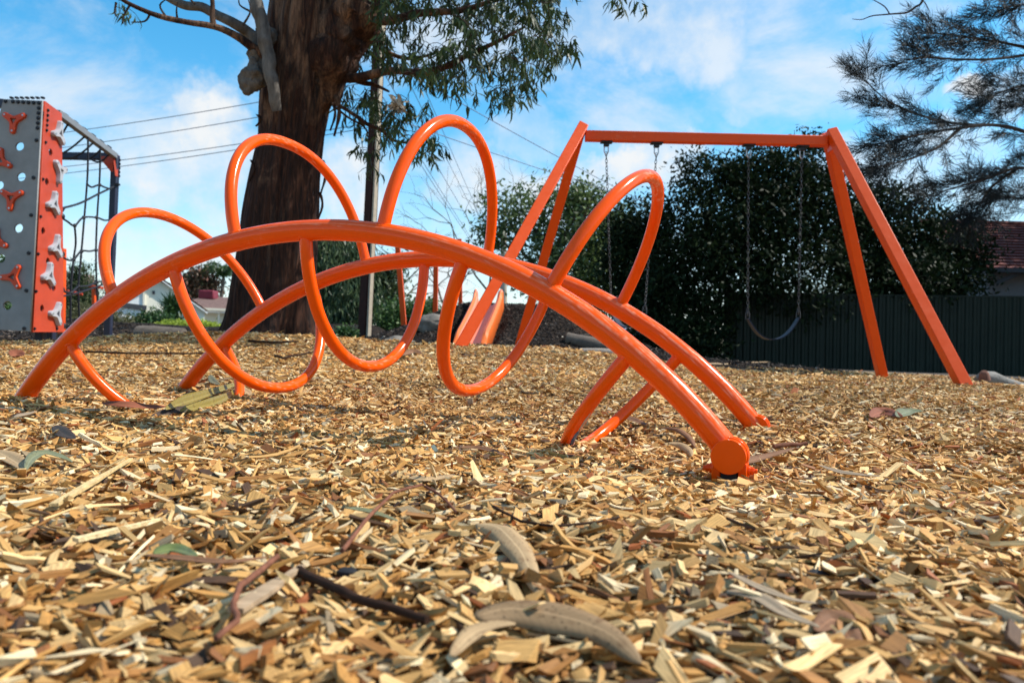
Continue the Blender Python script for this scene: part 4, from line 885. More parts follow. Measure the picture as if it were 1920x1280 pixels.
for i in np.where(show)[0]:
    v6, t6 = sickle(1, b_[i:i+1], d_[i:i+1], nr[i:i+1], L_[i:i+1], W_[i:i+1], cv_[i:i+1]); raw_mesh('leaf', v6, t6, M['gum_leaf'], parent=gum, attrs=(('tone', 'FLOAT', np.repeat(tn_[i:i+1], 6)),))
# loose bark strips on the right flank
for (u, v, ln, wd, dy) in ((630, 178, .42, .05, .0), (622, 190, .30, .03, .02), (604, 300, .35, .03, .0), (598, 360, .3, .025, 0), (470, 300, .22, .02, -.1), (482, 215, .12, .03, -.1)):
    p0 = P(u, v, 7.85+dy); mb = MB(); V = []; Fz = []
    for j in range(9):
        t = j/8; c = p0-ZZ*ln*t+np.array([.03*math.sin(t*4)+.015*t, -.02*t, 0]); ww = wd*(1-.75*t)*(1+.25*math.sin(t*14)); V += [c-np.array([ww/2, 0, 0]), c+np.array([ww/2, .02, 0])]
    for j in range(8): Fz.append((2*j, 2*j+1, 2*j+3, 2*j+2))
    mb.add(V, Fz); o = mb.build('bark_strip', M['gum_bark'], gum); o.modifiers.new('thick', 'SOLIDIFY').thickness = .006
# dried leaf clump caught by the pole
dc = P(744, 196, 7.6); o = crown('dry_leaf_clump', [(dc, (.055, .05, .06))], 78, .08, leaf_mat('dry_leaf', (.30, .24, .18), (.55, .50, .42), .7, .1), None, clump=.03, per=6); o['label'] = 'pale dried clump of leaves caught in the gum foliage beside the pole'; o['category'] = 'leaf clump'
# bare twig hanging into the frame at the top right
hb = empty('bare_branch', 'thin bare dark branch hanging into view at the top right', 'branch', P(1735, -60, 6.5))
def limb2(pts, radii, parent, name='twig', m='bark_dark'): return limb(pts, radii, name, m, 7, 6, parent)
limb2([(1735, -60, 6.5), (1730, 0, 6.5), (1716, 14, 6.5), (1700, 24, 6.5), (1668, 27, 6.5), (1636, 30, 6.5), (1616, 37, 6.5), (1598, 36, 6.5)], [.012, .010, .009, .008, .006, .005, .004, .002], hb, 'stem')
limb2([(1668, 27, 6.5), (1660, 14, 6.5), (1645, 4, 6.5), (1628, -4, 6.5)], [.005, .005, .004, .003], hb)
limb2([(1730, 0, 6.5), (1738, 12, 6.5), (1742, 24, 6.5), (1732, 38, 6.5)], [.005, .004, .003, .002], hb)

# ------------------------------------------------------------------ pole and wires
PY = 16.0
pb = P(686, 637, PY); pb[2] = g1(pb[0], pb[1]); ptp = P(726, -180, PY); pole = empty('power_pole', 'leaning dark steel power pole with a pale concrete edge behind the gum tree', 'utility pole', pb)
M['pole_steel'] = mat('rusty_brown_steel', (.034, .012, .009), .7, .35, 8, bump=.1, spec=.15); M['concrete'] = mat('pale_concrete', (.40, .34, .26), .85, .15, 10, bump=.2)
pd = (ptp-pb)/np.linalg.norm(ptp-pb); pxv = np.cross((0, 1, 0), pd); pxv /= np.linalg.norm(pxv); pyv = np.cross(pd, pxv); _a, _b = math.cos(.6), math.sin(.6); pxv, pyv = _a*pxv-_b*pyv, _a*pyv+_b*pxv; Lp = np.linalg.norm(ptp-pb)
def wedge_beam(cx0, cx1, w0, w1, dp, name, m, y0=0):
    V = []
    for t, c, w_ in ((-.03, cx0, w0), (1, cx1, w1)):
        for sx, sy in ((-1, -1), (1, -1), (1, 1), (-1, 1)): V.append(pb+pd*Lp*t+pxv*(c+sx*w_/2)+pyv*(y0+sy*dp/2))
    mb = MB(); mb.add(V, [(3, 2, 1, 0), (4, 5, 6, 7), (0, 1, 5, 4), (1, 2, 6, 5), (2, 3, 7, 6), (3, 0, 4, 7)]); return mb.build(name, M[m], pole, bevel=.006)
wedge_beam(-.05, -.035, .21, .14, .20, 'steel_beam', 'pole_steel'); wedge_beam(.088, .058, .05, .04, .10, 'concrete_face', 'concrete', -.02)
for v in (-120, -60):
    p = P(722, v, PY); mb = MB(); mb.beam(p-pxv*.9, p+pxv*.9, .08, .10); mb.build('cross_arm', M['pole_steel'], pole)
M['wire'] = mat('grey_wire', (.16, .20, .28), .6, .1)
def wire(a, b, sag, label, r=.012, group='overhead wires'):
    a = np.asarray(a); b = np.asarray(b); t = np.linspace(0, 1, 40)[:, None]; pts = a+(b-a)*t-ZZ*sag*4*t*(1-t); mb = MB(); mb.tube(pts, r, 5); o = mb.build('power_line', M['wire'], None, loc=a); tag(o, label, 'power line', group); return o
for k, (v0, v1, nm) in enumerate(((150, 268, 'topmost'), (178, 296, 'second from top'), (228, 322, 'third from top'), (236, 338, 'lowest'))):
    wire(P(710, v0, PY), P(-320, v1+22, 24), .25, f'{nm} of the four wires running left from the pole behind the gum trunk', .009)
wire(P(714, 108, PY), P(1600, 545, 40), .5, 'upper of the two wires sloping down right past the swing frame', .010)
wire(P(708, 212, PY), P(1600, 470, 40), .4, 'lower of the two wires sloping down right past the swing frame', .010)
FP = P(946, 548, 62)
far_pole = empty('far_pole', 'pale slim lamp pole far behind the slide', 'utility pole', gpt(945, 62))
mb = MB(); fbse = gpt(945, 62); mb.tube([fbse, P(945, 420, 62)], [.30, .20], 12); mb.build('shaft', M['concrete'], far_pole)
mb = MB(); mb.beam(P(938, 447, 62), P(960, 446, 62), .15, .15); mb.build('arm', M['concrete'], far_pole)
for k, (v, tu, nm) in enumerate(((173, (946, 540), 'leftmost'), (188, (948, 545), 'second from left'), (120, (945, 520), 'middle'), (36, (944, 505), 'second from right'), (-40, (943, 500), 'rightmost'))):
    wire(P(712-k*1.0, v, PY), P(tu[0], tu[1], 62), .12, f'{nm} of the wires fanning down from the pole toward the far lamp pole', .009)

# ------------------------------------------------------------------ houses
def house_walls(mb, x0, x1, y0, y1, z0, z1, t=.2):
    mb.box(((x0+x1)/2, (y0+y1)/2, (z0+z1)/2), ((1, 0, 0), (0, 1, 0), ZZ), (x1-x0, y1-y0, z1-z0))
M['cream'] = mat('cream_brick', (.82, .77, .62), .85, .1, 20, bump=.1); M['white_paint'] = mat('white_paint', (.80, .79, .76), .5, .04); M['fascia'] = mat('cream_fascia', (.72, .68, .55), .5, .04)
M['roof_brown'] = mat('weathered_roof_tile', (.26, .17, .145), .85, .25, 6); M['roof_red'] = mat('red_clay_tile', (.12, .024, .016), .8, .35, 5); M['maroon'] = mat('maroon_plastic', (.17, .02, .035), .55, .1)
M['dark_beam'] = mat('charcoal_beam', (.05, .05, .055), .6, .1)  # plain charcoal colour for lintel, vent, gutter and brace
def tile_roof(name, A, B, C_, D_, rows, m, parent, lift=.05):
    """A-B eave, D-C ridge; overlapping tile courses"""
    A, B, C_, D_ = map(np.asarray, (A, B, C_, D_)); nz = np.cross(B-A, D_-A); nz = nz/np.linalg.norm(nz); nz = nz if nz[2] > 0 else -nz
    mb = MB(); V = []; Fz = []
    for r_ in range(rows):
        t0, t1 = r_/rows, (r_+1.15)/rows; t1 = min(t1, 1)
        a = A+(D_-A)*t0; b = B+(C_-B)*t0; c = B+(C_-B)*t1; d = A+(D_-A)*t1; k = len(V)
        V += [a+nz*lift, b+nz*lift, c, d, a, b]; Fz += [(k, k+1, k+2, k+3), (k+4, k+5, k+1, k)]
    mb.add(V, Fz); return mb.build(name, m, parent, smooth=0)
HY = 45.0
def z_at(v, Y, u=300): return P(u, v, Y)[2]
hx = lambda u, Y: P(u, 600, Y)[0]
h1 = empty('gabled_house', 'cream house with white gable and garage door behind the garden bed', 'house', (hx(297, HY), HY, g1(hx(297, HY), HY)))
zg = WLOC[h1.name][2]; xl, xr, xp = hx(216, HY), hx(378, HY), hx(297, HY); zp, ze = z_at(527, HY), z_at(577, HY)
mb = MB(); V = [(xl, HY, zg-.5), (xr, HY, zg-.5), (xr, HY, ze), (xp, HY, zp), (xl, HY, ze)]; V2 = [(a, HY+9, c) for a, b, c in V]
mb.add(V+V2, [(0, 1, 2, 3, 4), (9, 8, 7, 6, 5)]+[(i, i+5, (i+1) % 5+5, (i+1) % 5) for i in range(5)]); mb.build('wall', M['cream'], h1, smooth=0)
mb = MB(); mb.box((hx(250, HY), HY-.04, z_at(566, HY)-.35), ((1, 0, 0), (0, 1, 0), ZZ), (hx(271, HY)-hx(226, HY), .06, 1.5)); mb.build('gable_panel', M['white_paint'], h1)
mb = MB(); mb.beam((hx(231, HY), HY-.12, z_at(574, HY)), (hx(276, HY), HY-.12, z_at(578, HY, 276)), .2, .27); mb.build('lintel', M['dark_beam'], h1)
mb = MB(); gx0, gx1 = hx(233, HY), hx(270, HY)
for k in range(4): mb.box(((gx0+gx1)/2, HY-.06, z_at(581, HY)-.28-.46*k), ((1, 0, 0), (0, 1, 0), ZZ), (gx1-gx0, .06, .44))
mb.build('garage_door', M['white_paint'], h1, bevel=.01)
mb = MB(); mb.box((hx(287.5, HY), HY-.03, z_at(549, HY)), ((1, 0, 0), (0, 1, 0), ZZ), (.13, .08, .2)); mb.build('vent', M['dark_beam'], h1)
mb = MB(); mb.box((hx(271, HY), HY-.10, (z_at(549, HY)+zg)/2), ((1, 0, 0), (0, 1, 0), ZZ), (.10, .09, z_at(549, HY)-zg)); mb.build('downpipe', M['fascia'], h1)
ov = .15
for s, xe in ((-1, xl), (1, xr)):
    a = np.array([xp, HY-ov, zp+.10]); b = np.array([xe+s*ov*.9, HY-ov, ze-.22]); mb = MB(); mb.beam(a, b, .06, .26, up=(0, 1, 0)); 
    mb.build('bargeboard', M['white_paint'], h1)
    tile_roof('roof_slope', b+(0, -.02, .14), b+(0, 9.5, .14), a+(0, 9.5, .14), a+(0, -.02, .14), 9, M['roof_brown'], h1)
# lower hip of the same house to the left
x0, x1 = hx(60, HY+2), hx(222, HY+2); zr, zz = z_at(524, HY+5), z_at(560, HY+1)
mb = MB(); house_walls(mb, x0, x1-.02, HY+2, HY+8, zg-.5, zz); mb.build('side_wing', M['cream'], h1, smooth=0)
tile_roof('roof_slope', (x0-.4, HY+1.5, zz), (x1, HY+1.5, zz), (x1, HY+5, zr), (x0+2.5, HY+5, zr), 8, M['roof_brown'], h1)
h1.rotation_euler.z = math.radians(28)
# second house
H2 = 52.0; h2c = (hx(430, H2), H2, g1(hx(430, H2), H2)); h2 = empty('tiled_house', 'cream house with brown tiled hip roof and maroon roof cooler left of the gum trunk', 'house', h2c)
x0, x1 = hx(352, H2), hx(560, H2); z1 = z_at(592, H2, 410); zr = z_at(557, H2+4, 390); zg2 = h2c[2]
mb = MB(); house_walls(mb, x0, x1, H2, H2+8, zg2-.5, z1+.35); mb.build('wall', M['cream'], h2, smooth=0)
mb = MB(); mb.box(((x0+x1)/2, H2-.55, z1+.30), ((1, 0, 0), (0, 1, 0), ZZ), (x1-x0+1.2, .08, .28)); mb.build('fascia', M['white_paint'], h2)
mb = MB(); mb.box(((x0+x1)/2, H2-.68, z1+.38), ((1, 0, 0), (0, 1, 0), ZZ), (x1-x0+1.3, .16, .14)); mb.build('gutter', M['fascia'], h2)
tile_roof('roof_slope', (x0-.6, H2-.6, z1+.44), (x1+.6, H2-.6, z1+.44), (x1-3.2, H2+4, zr), (x0+1.2, H2+4, zr), 10, M['roof_brown'], h2)
tile_roof('roof_slope', (x0-.6, H2+8.6, z1+.44), (x0-.6, H2-.6, z1+.44), (x0+1.2, H2+4, zr), (x0+1.2, H2+4.02, zr), 10, M['roof_brown'], h2)
tile_roof('roof_slope', (hx(378, H2+3), H2+2.6, zr-.55), (hx(470, H2+3), H2+2.6, zr-.65), (hx(440, H2+6), H2+6, zr-.15), (hx(392, H2+6), H2+6, zr+.02), 6, M['roof_brown'], h2)
mb = MB(); mb.box((hx(411, H2), H2-.4, (z1+zg2)/2), ((1, 0, 0), (0, 1, 0), ZZ), (.14, .14, z1-zg2+.3)); mb.build('verandah_post', M['fascia'], h2)
h2.rotation_euler.z = math.radians(22)
cc = P(391, 553, H2+2.5); cl = empty('roof_cooler', 'maroon box shaped evaporative cooler sitting on the brown tiled roof', 'air cooler', cc-(0, 0, .5))
mb = MB(); mb.box(cc, ((1, 0, 0), (0, 1, 0), ZZ), (1.05, 1.0, .62)); mb.build('housing', M['maroon'], cl, bevel=.09)
for dx in (-.28, .28):
    mb = MB()
    for k in range(5): mb.box(cc+np.array([dx, -.51, -.2+.1*k]), ((1, 0, 0), (0, 1, 0), ZZ), (.42, .03, .05))
    mb.build('louvre', M['hold_orange'] if False else M['maroon'], cl)
mb = MB(); mb.box(cc-(0, 0, .5), ((1, 0, 0), (0, 1, 0), ZZ), (.7, .7, .5)); mb.build('duct', M['maroon'], cl)
# red roofed house over the fence
H3 = 28.0; h3c = (hx(1960, H3), H3, -.1); h3 = empty('red_roofed_house', 'house with red clay tiled roof and pale gable behind the green fence', 'house', h3c)
x0, x1 = hx(1850, H3), hx(2350, H3); ze3, zr3 = P(1900, 503, H3)[2], P(1900, 421, H3+3.5)[2]
mb = MB(); house_walls(mb, x0, x1, H3, H3+7, -.6, ze3); mb.build('wall', mat('pale_grey_wall', (.17, .175, .19), .8, .1), h3, smooth=0)
tile_roof('roof_slope', (x0-1.2, H3-.6, ze3-.1), (x1, H3-.6, ze3-.1), (x1, H3+3.5, zr3), (x0-.6, H3+3.5, zr3), 16, M['roof_red'], h3, .06)
mb = MB(); mb.tube([(x0-.6, H3+3.5, zr3+.02), (x1, H3+3.5, zr3+.02)], .12, 8); mb.build('ridge_cap', M['roof_red'], h3)
mb = MB(); mb.beam((x0-1.2, H3-.65, ze3-.15), (x1, H3-.65, ze3-.15), .12, .14); mb.build('gutter', M['dark_beam'], h3)
mb = MB(); mb.beam((hx(1850, H3), H3-.5, P(1850, 532, H3)[2]), (hx(1900, H3), H3-.5, P(1900, 512, H3)[2]), .1, .14); mb.build('brace', M['dark_beam'], h3)

# ------------------------------------------------------------------ green fence, panel by panel
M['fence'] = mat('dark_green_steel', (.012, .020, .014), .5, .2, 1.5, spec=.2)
fa = P(1357, 700, 20.0); fbp = P(2350, 745, 18.2); fl = fbp-fa; fl[2] = 0; flen = np.linalg.norm(fl); fd = fl/flen; fn_ = np.array([fd[1], -fd[0], 0]); fn_ = fn_ if fn_[1] < 0 else -fn_
fence = empty('steel_fence', 'dark green corrugated steel fence in shade under the trees', 'fence', (fa[0], fa[1], g1(fa[0], fa[1])))
npan = int(flen/2.35)
for k in range(npan+1):
    s0 = k*2.35; V = []; Fz = []; n = 26; pr = []
    for r_ in range(13):
        b0 = r_*(2.30/13); w_ = 2.30/13; pr += [(b0, 0), (b0+w_*.34, 0), (b0+w_*.5, .035), (b0+w_*.84, .035)]
    pr.append((2.30, 0)); zt = P(1357, 549, 20.0)[2]-.02*(k > 0)+.0
    for z in (zt-1.95, zt):
        for a, b in pr: V.append(fa*np.array([1, 1, 0])+fd*(s0+.03+a)+fn_*(b+.012)+ZZ*z)
    m_ = len(pr)
    for j in range(m_-1): Fz.append((j, j+1, m_+j+1, m_+j))
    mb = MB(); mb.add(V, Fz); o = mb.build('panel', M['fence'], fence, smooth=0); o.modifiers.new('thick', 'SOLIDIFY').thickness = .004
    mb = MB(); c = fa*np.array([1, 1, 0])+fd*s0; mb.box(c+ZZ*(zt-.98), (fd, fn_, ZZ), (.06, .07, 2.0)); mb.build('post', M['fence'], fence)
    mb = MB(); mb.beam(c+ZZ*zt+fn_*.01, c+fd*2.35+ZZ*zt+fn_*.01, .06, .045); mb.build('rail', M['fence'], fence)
# hidden return of the fence and dark undergrowth is left to the shrubs

# ------------------------------------------------------------------ trees and shrubs
M['dark_leaf'] = leaf_mat('dark_glossy_leaf', (.006, .013, .005), (.021, .036, .012), .55, .12, .08)
M['olive_leaf'] = leaf_mat('olive_leaf', (.025, .042, .018), (.11, .15, .05), .5, .25); M['light_leaf'] = leaf_mat('light_leaf', (.035, .065, .02), (.16, .22, .07), .5, .3)
M['lime_leaf'] = leaf_mat('lime_leaf', (.20, .27, .03), (.42, .50, .06), .5, .3); M['mid_leaf'] = leaf_mat('mid_leaf', (.02, .05, .015), (.08, .16, .04), .45, .25)
M['red_leaf'] = leaf_mat('reddish_leaf', (.03, .05, .02), (.20, .08, .05), .5, .2); M['willow_leaf'] = leaf_mat('weeping_leaf', (.03, .052, .022), (.10, .15, .055), .5, .25); M['dry_bush'] = leaf_mat('dry_bush', (.05, .055, .02), (.18, .17, .07), .6, .2)
DG = 'dark evergreen trees along the fence'
kw = dict(size=.13, m=M['dark_leaf'], barkm='bark_dark', group=DG, clump=.20, droop=.15, per=24, aspect=.42, shell=.42)
tree('evergreen_tree', 'broad dark glossy leaved tree filling the view behind the right hand swing', 'tree', gpt(1430, 20.5), P(1420, 480, 20.5), .22,
     [px_lobe(1400, 400, 20.5, 150, 95), px_lobe(1300, 450, 20.5, 95, 110), px_lobe(1480, 380, 20.6, 120, 90), px_lobe(1350, 510, 20.2, 150, 85), px_lobe(1500, 520, 20, 120, 90), px_lobe(1520, 275, 20.7, 34, 30), px_lobe(1330, 330, 20.6, 70, 45), px_lobe(1250, 590, 20, 80, 85), px_lobe(1440, 320, 20.6, 110, 45), px_lobe(1560, 400, 20.5, 70, 110)], 46000, **kw)
tree('evergreen_tree', 'dark leafy tree behind the right leg of the swing frame beside the red roof', 'tree', gpt(1720, 21), P(1720, 500, 21), .18,
     [px_lobe(1660, 440, 21, 95, 95), px_lobe(1760, 450, 21, 90, 70), px_lobe(1700, 530, 20.4, 130, 70), px_lobe(1810, 490, 20.8, 55, 60), px_lobe(1620, 500, 20.6, 60, 90), px_lobe(1640, 380, 21, 50, 50)], 26000, **kw)
tree('evergreen_tree', 'lower dark tree at the left end of the evergreens, seen through the last raised loop', 'tree', gpt(1210, 21.5), P(1210, 520, 21.5), .15,
     [px_lobe(1205, 430, 21.5, 55, 55), px_lobe(1190, 500, 21.5, 60, 90), px_lobe(1225, 560, 21.2, 70, 80), px_lobe(1170, 430, 21.8, 35, 40)], 13000, **kw)
tree('evergreen_shrub', 'low dark shrub filling the ground left of the green fence end', 'shrub', gpt(1300, 19.4), P(1300, 640, 19.4), .06,
     [px_lobe(1280, 640, 19.3, 62, 45), px_lobe(1326, 655, 19.2, 28, 40), px_lobe(1330, 605, 19.6, 40, 60), px_lobe(1240, 655, 19.6, 40, 25)], 7000, limbs=3, **kw)
tree('evergreen_tree', 'tall unseen evergreen tree added for shade beyond the right end of the green fence, outside the frame', 'tree', gpt(2450, 20), P(2450, 300, 20), .3,  # unseen tree put in to shade the evergreens and the fence
     [px_lobe(2450, 200, 20, 220, 200), px_lobe(2300, 330, 20, 160, 140), px_lobe(2600, 350, 20, 180, 160), px_lobe(2420, 450, 19.5, 200, 120), px_lobe(2300, 100, 20.5, 120, 120)], 16000, size=.3, m=M['dark_leaf'], barkm='bark_dark', group=DG, clump=.4, droop=.15, per=24, aspect=.42, shell=.42)
tree('evergreen_tree', 'tall unseen evergreen tree added for shade near the fence, outside the frame on the right', 'tree', gpt(2700, 15), P(2700, 300, 15), .3,  # second unseen tree put in for its shade along the fence
     [px_lobe(2700, 150, 15, 260, 260), px_lobe(2560, 260, 15, 180, 200), px_lobe(2820, 300, 15, 200, 180)], 12000, size=.3, m=M['dark_leaf'], barkm='bark_dark', group=DG, clump=.4, droop=.15, per=24, aspect=.42, shell=.42)
tree('evergreen_tree', 'tall unseen evergreen tree added to shade the red roofed house, outside the frame on the right', 'tree', gpt(2220, 30), P(2220, 300, 30), .3,  # unseen tree put in so that its shade falls on the roof
     [px_lobe(2200, 250, 30, 110, 130), px_lobe(2280, 330, 29, 120, 120), px_lobe(2180, 380, 28, 70, 90), px_lobe(2260, 150, 30, 110, 100)], 12000, size=.35, m=M['dark_leaf'], barkm='bark_dark', group=DG, clump=.5, droop=.15, per=24, aspect=.42, shell=.42)
# airy pale green tree behind the swing
tree('airy_tree', 'airy light green tree with visible limbs behind the left swing legs', 'tree', gpt(1060, 24), P(1040, 470, 24), .22,
     [px_lobe(960, 390, 24, 55, 40), px_lobe(1010, 440, 24, 70, 50), px_lobe(1080, 400, 24, 65, 60), px_lobe(1110, 470, 23.5, 90, 60), px_lobe(1050, 370, 24.5, 60, 26), px_lobe(1150, 420, 24, 50, 40), px_lobe(1090, 540, 23.5, 100, 50), px_lobe(930, 440, 24, 40, 30), px_lobe(1000, 510, 24, 60, 40), px_lobe(1160, 540, 23.5, 50, 70), px_lobe(1100, 370, 24, 40, 30)], 14000, .17, M['light_leaf'], 'bark', limbs=12, clump=.24, droop=.1, per=16, aspect=.4, shell=.5)
# weeping tree right of the trunk
def weeping(name, label, lobes, n, m, base, Y):
    t = empty(name, label, 'tree', base); mb = MB(); top = P(650, 480, Y); mb.tube(wobble(base-(0, 0, .2), top, 8, .2, 5), np.linspace(.22, .10, 8), 10); mb.build('trunk', M['bark_dark'], t)
    crown('crown', lobes, n, .20, m, t, clump=.22, droop=1.2, per=22, aspect=.2, shell=.5); return t
weeping('weeping_tree', 'weeping grey green tree between the gum trunk and the power pole', [px_lobe(640, 500, 25, 55, 60), px_lobe(610, 530, 25, 40, 80), px_lobe(665, 560, 24.6, 35, 50), px_lobe(630, 590, 24.6, 50, 40), px_lobe(590, 560, 25, 30, 60), px_lobe(610, 470, 25, 40, 30)], 24000, M['willow_leaf'], gpt(640, 25), 25)
tree('street_tree', 'open grey green street tree with forked dark trunk just right of the power pole', 'tree', gpt(722, 30), P(735, 520, 30), .22, [px_lobe(725, 540, 30, 28, 32), px_lobe(708, 520, 30, 24, 30), px_lobe(735, 500, 30, 20, 20), px_lobe(712, 575, 29.5, 22, 24)], 5200, .20, M['olive_leaf'], 'bark_dark', limbs=6, clump=.25, per=16, aspect=.3, shell=.5)
tree('hedge_shrub', 'bright green rounded shrub row behind the leaning orange post', 'shrub', gpt(765, 28), P(765, 590, 28), .06, [px_lobe(745, 592, 28, 40, 24), px_lobe(790, 590, 28, 40, 30), px_lobe(725, 605, 27.5, 30, 16), px_lobe(840, 600, 29, 40, 22)], 9000, .14, M['mid_leaf'], 'bark', limbs=2, clump=.2, per=20, tone_bias=.15)
tree('round_bush', 'small round clipped green bush at the foot of the power pole', 'shrub', gpt(650, 14), P(650, 632, 14), .02, [px_lobe(649, 630, 14, 17, 15)], 2600, .06, M['mid_leaf'], 'bark', limbs=1, clump=.05, per=16, shell=.35)
tree('lime_hedge', 'low lime yellow hedge mound in the garden bed', 'shrub', gpt(350, 24), P(350, 608, 24), .03, [px_lobe(335, 613, 24, 38, 10), px_lobe(370, 612, 24, 34, 9), px_lobe(400, 616, 24, 22, 7)], 14000, .07, M['lime_leaf'], 'bark', limbs=1, clump=.06, per=16, shell=.3, tone_bias=.1)
tree('garden_shrub', 'dark green leafy shrub in front of the white garage door', 'shrub', gpt(275, 27), P(275, 600, 27), .05, [px_lobe(276, 602, 27, 20, 13), px_lobe(294, 597, 27, 16, 15), px_lobe(255, 608, 26.8, 18, 9), px_lobe(304, 606, 27, 20, 10)], 2600, .16, M['mid_leaf'], 'bark_dark', limbs=3, clump=.16, per=16, aspect=.3, tone_bias=-.1)
tree('dry_bush', 'olive dry looking bush behind the rope net posts', 'shrub', gpt(210, 26), P(210, 600, 26), .05, [px_lobe(212, 600, 26, 22, 18), px_lobe(185, 598, 26, 26, 22), px_lobe(150, 596, 26, 30, 26), px_lobe(235, 608, 26, 16, 10)], 5200, .12, M['dry_bush'], 'bark', limbs=2, clump=.16, per=16, aspect=.25)
tree('conifer_shrub', 'tall soft green bush behind the black rope net', 'tree', gpt(150, 31), P(150, 540, 31), .12, [px_lobe(140, 545, 31, 24, 40), px_lobe(160, 560, 31, 26, 40), px_lobe(135, 580, 31, 26, 34), px_lobe(178, 575, 31, 20, 30), px_lobe(150, 515, 31, 14, 22)], 8000, .16, M['olive_leaf'], 'bark', limbs=3, clump=.2, per=18, aspect=.2, droop=-.4, tone_bias=-.1)
tree('round_tree', 'round tree with reddish new leaves behind the tiled house', 'tree', gpt(374, 62), P(374, 560, 62), .3, [px_lobe(372, 526, 62, 21, 19), px_lobe(386, 542, 62, 18, 14), px_lobe(358, 540, 62, 14, 18)], 5000, .30, M['red_leaf'], 'bark', limbs=4, clump=.45, per=16)
tree('hedge_shrub', 'green garden foliage low behind the left edge of the climbing tower', 'shrub', gpt(10, 30), P(10, 600, 30), .05, [px_lobe(0, 500, 30, 40, 30), px_lobe(60, 580, 30, 60, 30), px_lobe(-40, 560, 30, 60, 50)], 5000, .18, M['mid_leaf'], 'bark', limbs=3, clump=.25, per=16)
# spiky dracaena by the gable
sy = empty('spiky_plant', 'spiky leaved dracaena at the right end of the gabled house', 'plant', gpt(322, 30)); c0 = P(322, 590, 30); mb = MB(); mb.tube([WLOC[sy.name], c0], .10, 8); mb.build('stem', M['bark'], sy)
n = 420; cc3 = np.stack([P(u, v, 30) for u, v in zip(rng.uniform(314, 334, n), rng.uniform(566, 602, n))]); dv = unit(rng.normal(size=(n, 3))+np.array([0, 0, .7])); Vd, Td = sickle(n, cc3, dv, unit(rng.normal(size=(n, 3))), rng.uniform(.35, .7, n), np.full(n, .05), rng.normal(0, .3, n))
raw_mesh('blades', Vd, Td, M['mid_leaf'], parent=sy, attrs=(('tone', 'FLOAT', np.repeat(rng.uniform(0, .5, n), 6)),))
# windblown palm
PYd = 62.0; pal = empty('palm_tree', 'windblown palm behind the brown roof left of the gum trunk', 'palm', gpt(416, PYd)); top = P(419, 522, PYd); mb = MB(); mb.tube([WLOC[pal.name], P(415, 560, PYd), top], [.16, .13, .15], 10); mb.build('trunk', M['pale_bark'], pal)
for k in range(13):
    a = k*2*np.pi/13; h_ = np.array([math.cos(a), math.sin(a)*.9, 0]); mb = MB(); Ln = rng.uniform(1.5, 2.1); pts = []
    for t in np.linspace(0, 1, 8): pts.append(top+h_*Ln*t*.8+np.array([-.30*t*t*Ln, 0, Ln*(1.5*t-1.35*t*t*(.6+.4*rng.random()))]))
    mb.tube(pts, np.linspace(.05, .012, 8), 5); fr = mb.build('frond', M['mid_leaf'], pal); pts = np.array(pts); n = 90; t = rng.uniform(.1, 1, n)*7; i = np.minimum(t.astype(int), 6); bs = pts[i]+(pts[i+1]-pts[i])*(t-i)[:, None]; tg = unit(pts[i+1]-pts[i])
    dv = unit(tg*.7+rng.normal(size=(n, 3))*.5+np.array([.1, 0, -.5])); Vd, Td = sickle(n, bs, dv, unit(rng.normal(size=(n, 3))), rng.uniform(.3, .6, n), np.full(n, .06), rng.normal(0, .3, n)); raw_mesh('leaflets', Vd, Td, M['mid_leaf'], parent=fr, attrs=(('tone', 'FLOAT', np.repeat(rng.uniform(.1, .7, n), 6)),))
# bare winter trees
def bare(name, label, root, tip, r0, seed, depth=5, spread=.55, Y=26):
    t = empty(name, label, 'tree', root); R_ = np.random.default_rng(seed); mb = MB()
    def rec(p, d, L_, r, k):
        e = p+d*L_; mid = (p+e)/2+R_.normal(size=3)*L_*.06; mb.tube([p, mid, e], [r, r*.85, r*.7], 5 if k < 3 else 4, False)
        if k == 0: return
        for _ in range(2 if k < depth-1 else 3):
            nd_ = unit(d+R_.normal(size=3)*np.array([spread, spread*.6, spread*.75])); rec(e, nd_, L_*R_.uniform(.62, .88), r*.62, k-1)
    root = np.asarray(root, float); d = np.asarray(tip)-root; L0 = np.linalg.norm(d)*.34; rec(root, unit(d), L0, r0, depth); mb.build('branches', M['bark'], t, smooth=0); return t
bare('bare_tree', 'bare branching winter tree behind the slide and orange posts', gpt(845, 32), P(835, 455, 32), .075, 5, 6, .6)
bare('bare_tree', 'bare thin twigged tree rising left of the airy green tree', gpt(925, 25), P(900, 345, 25), .055, 9, 6, .5)
bare('bare_tree', 'bare grey tree between the power pole and the leaning orange post', gpt(748, 34), P(740, 460, 34), .09, 12, 5, .5)
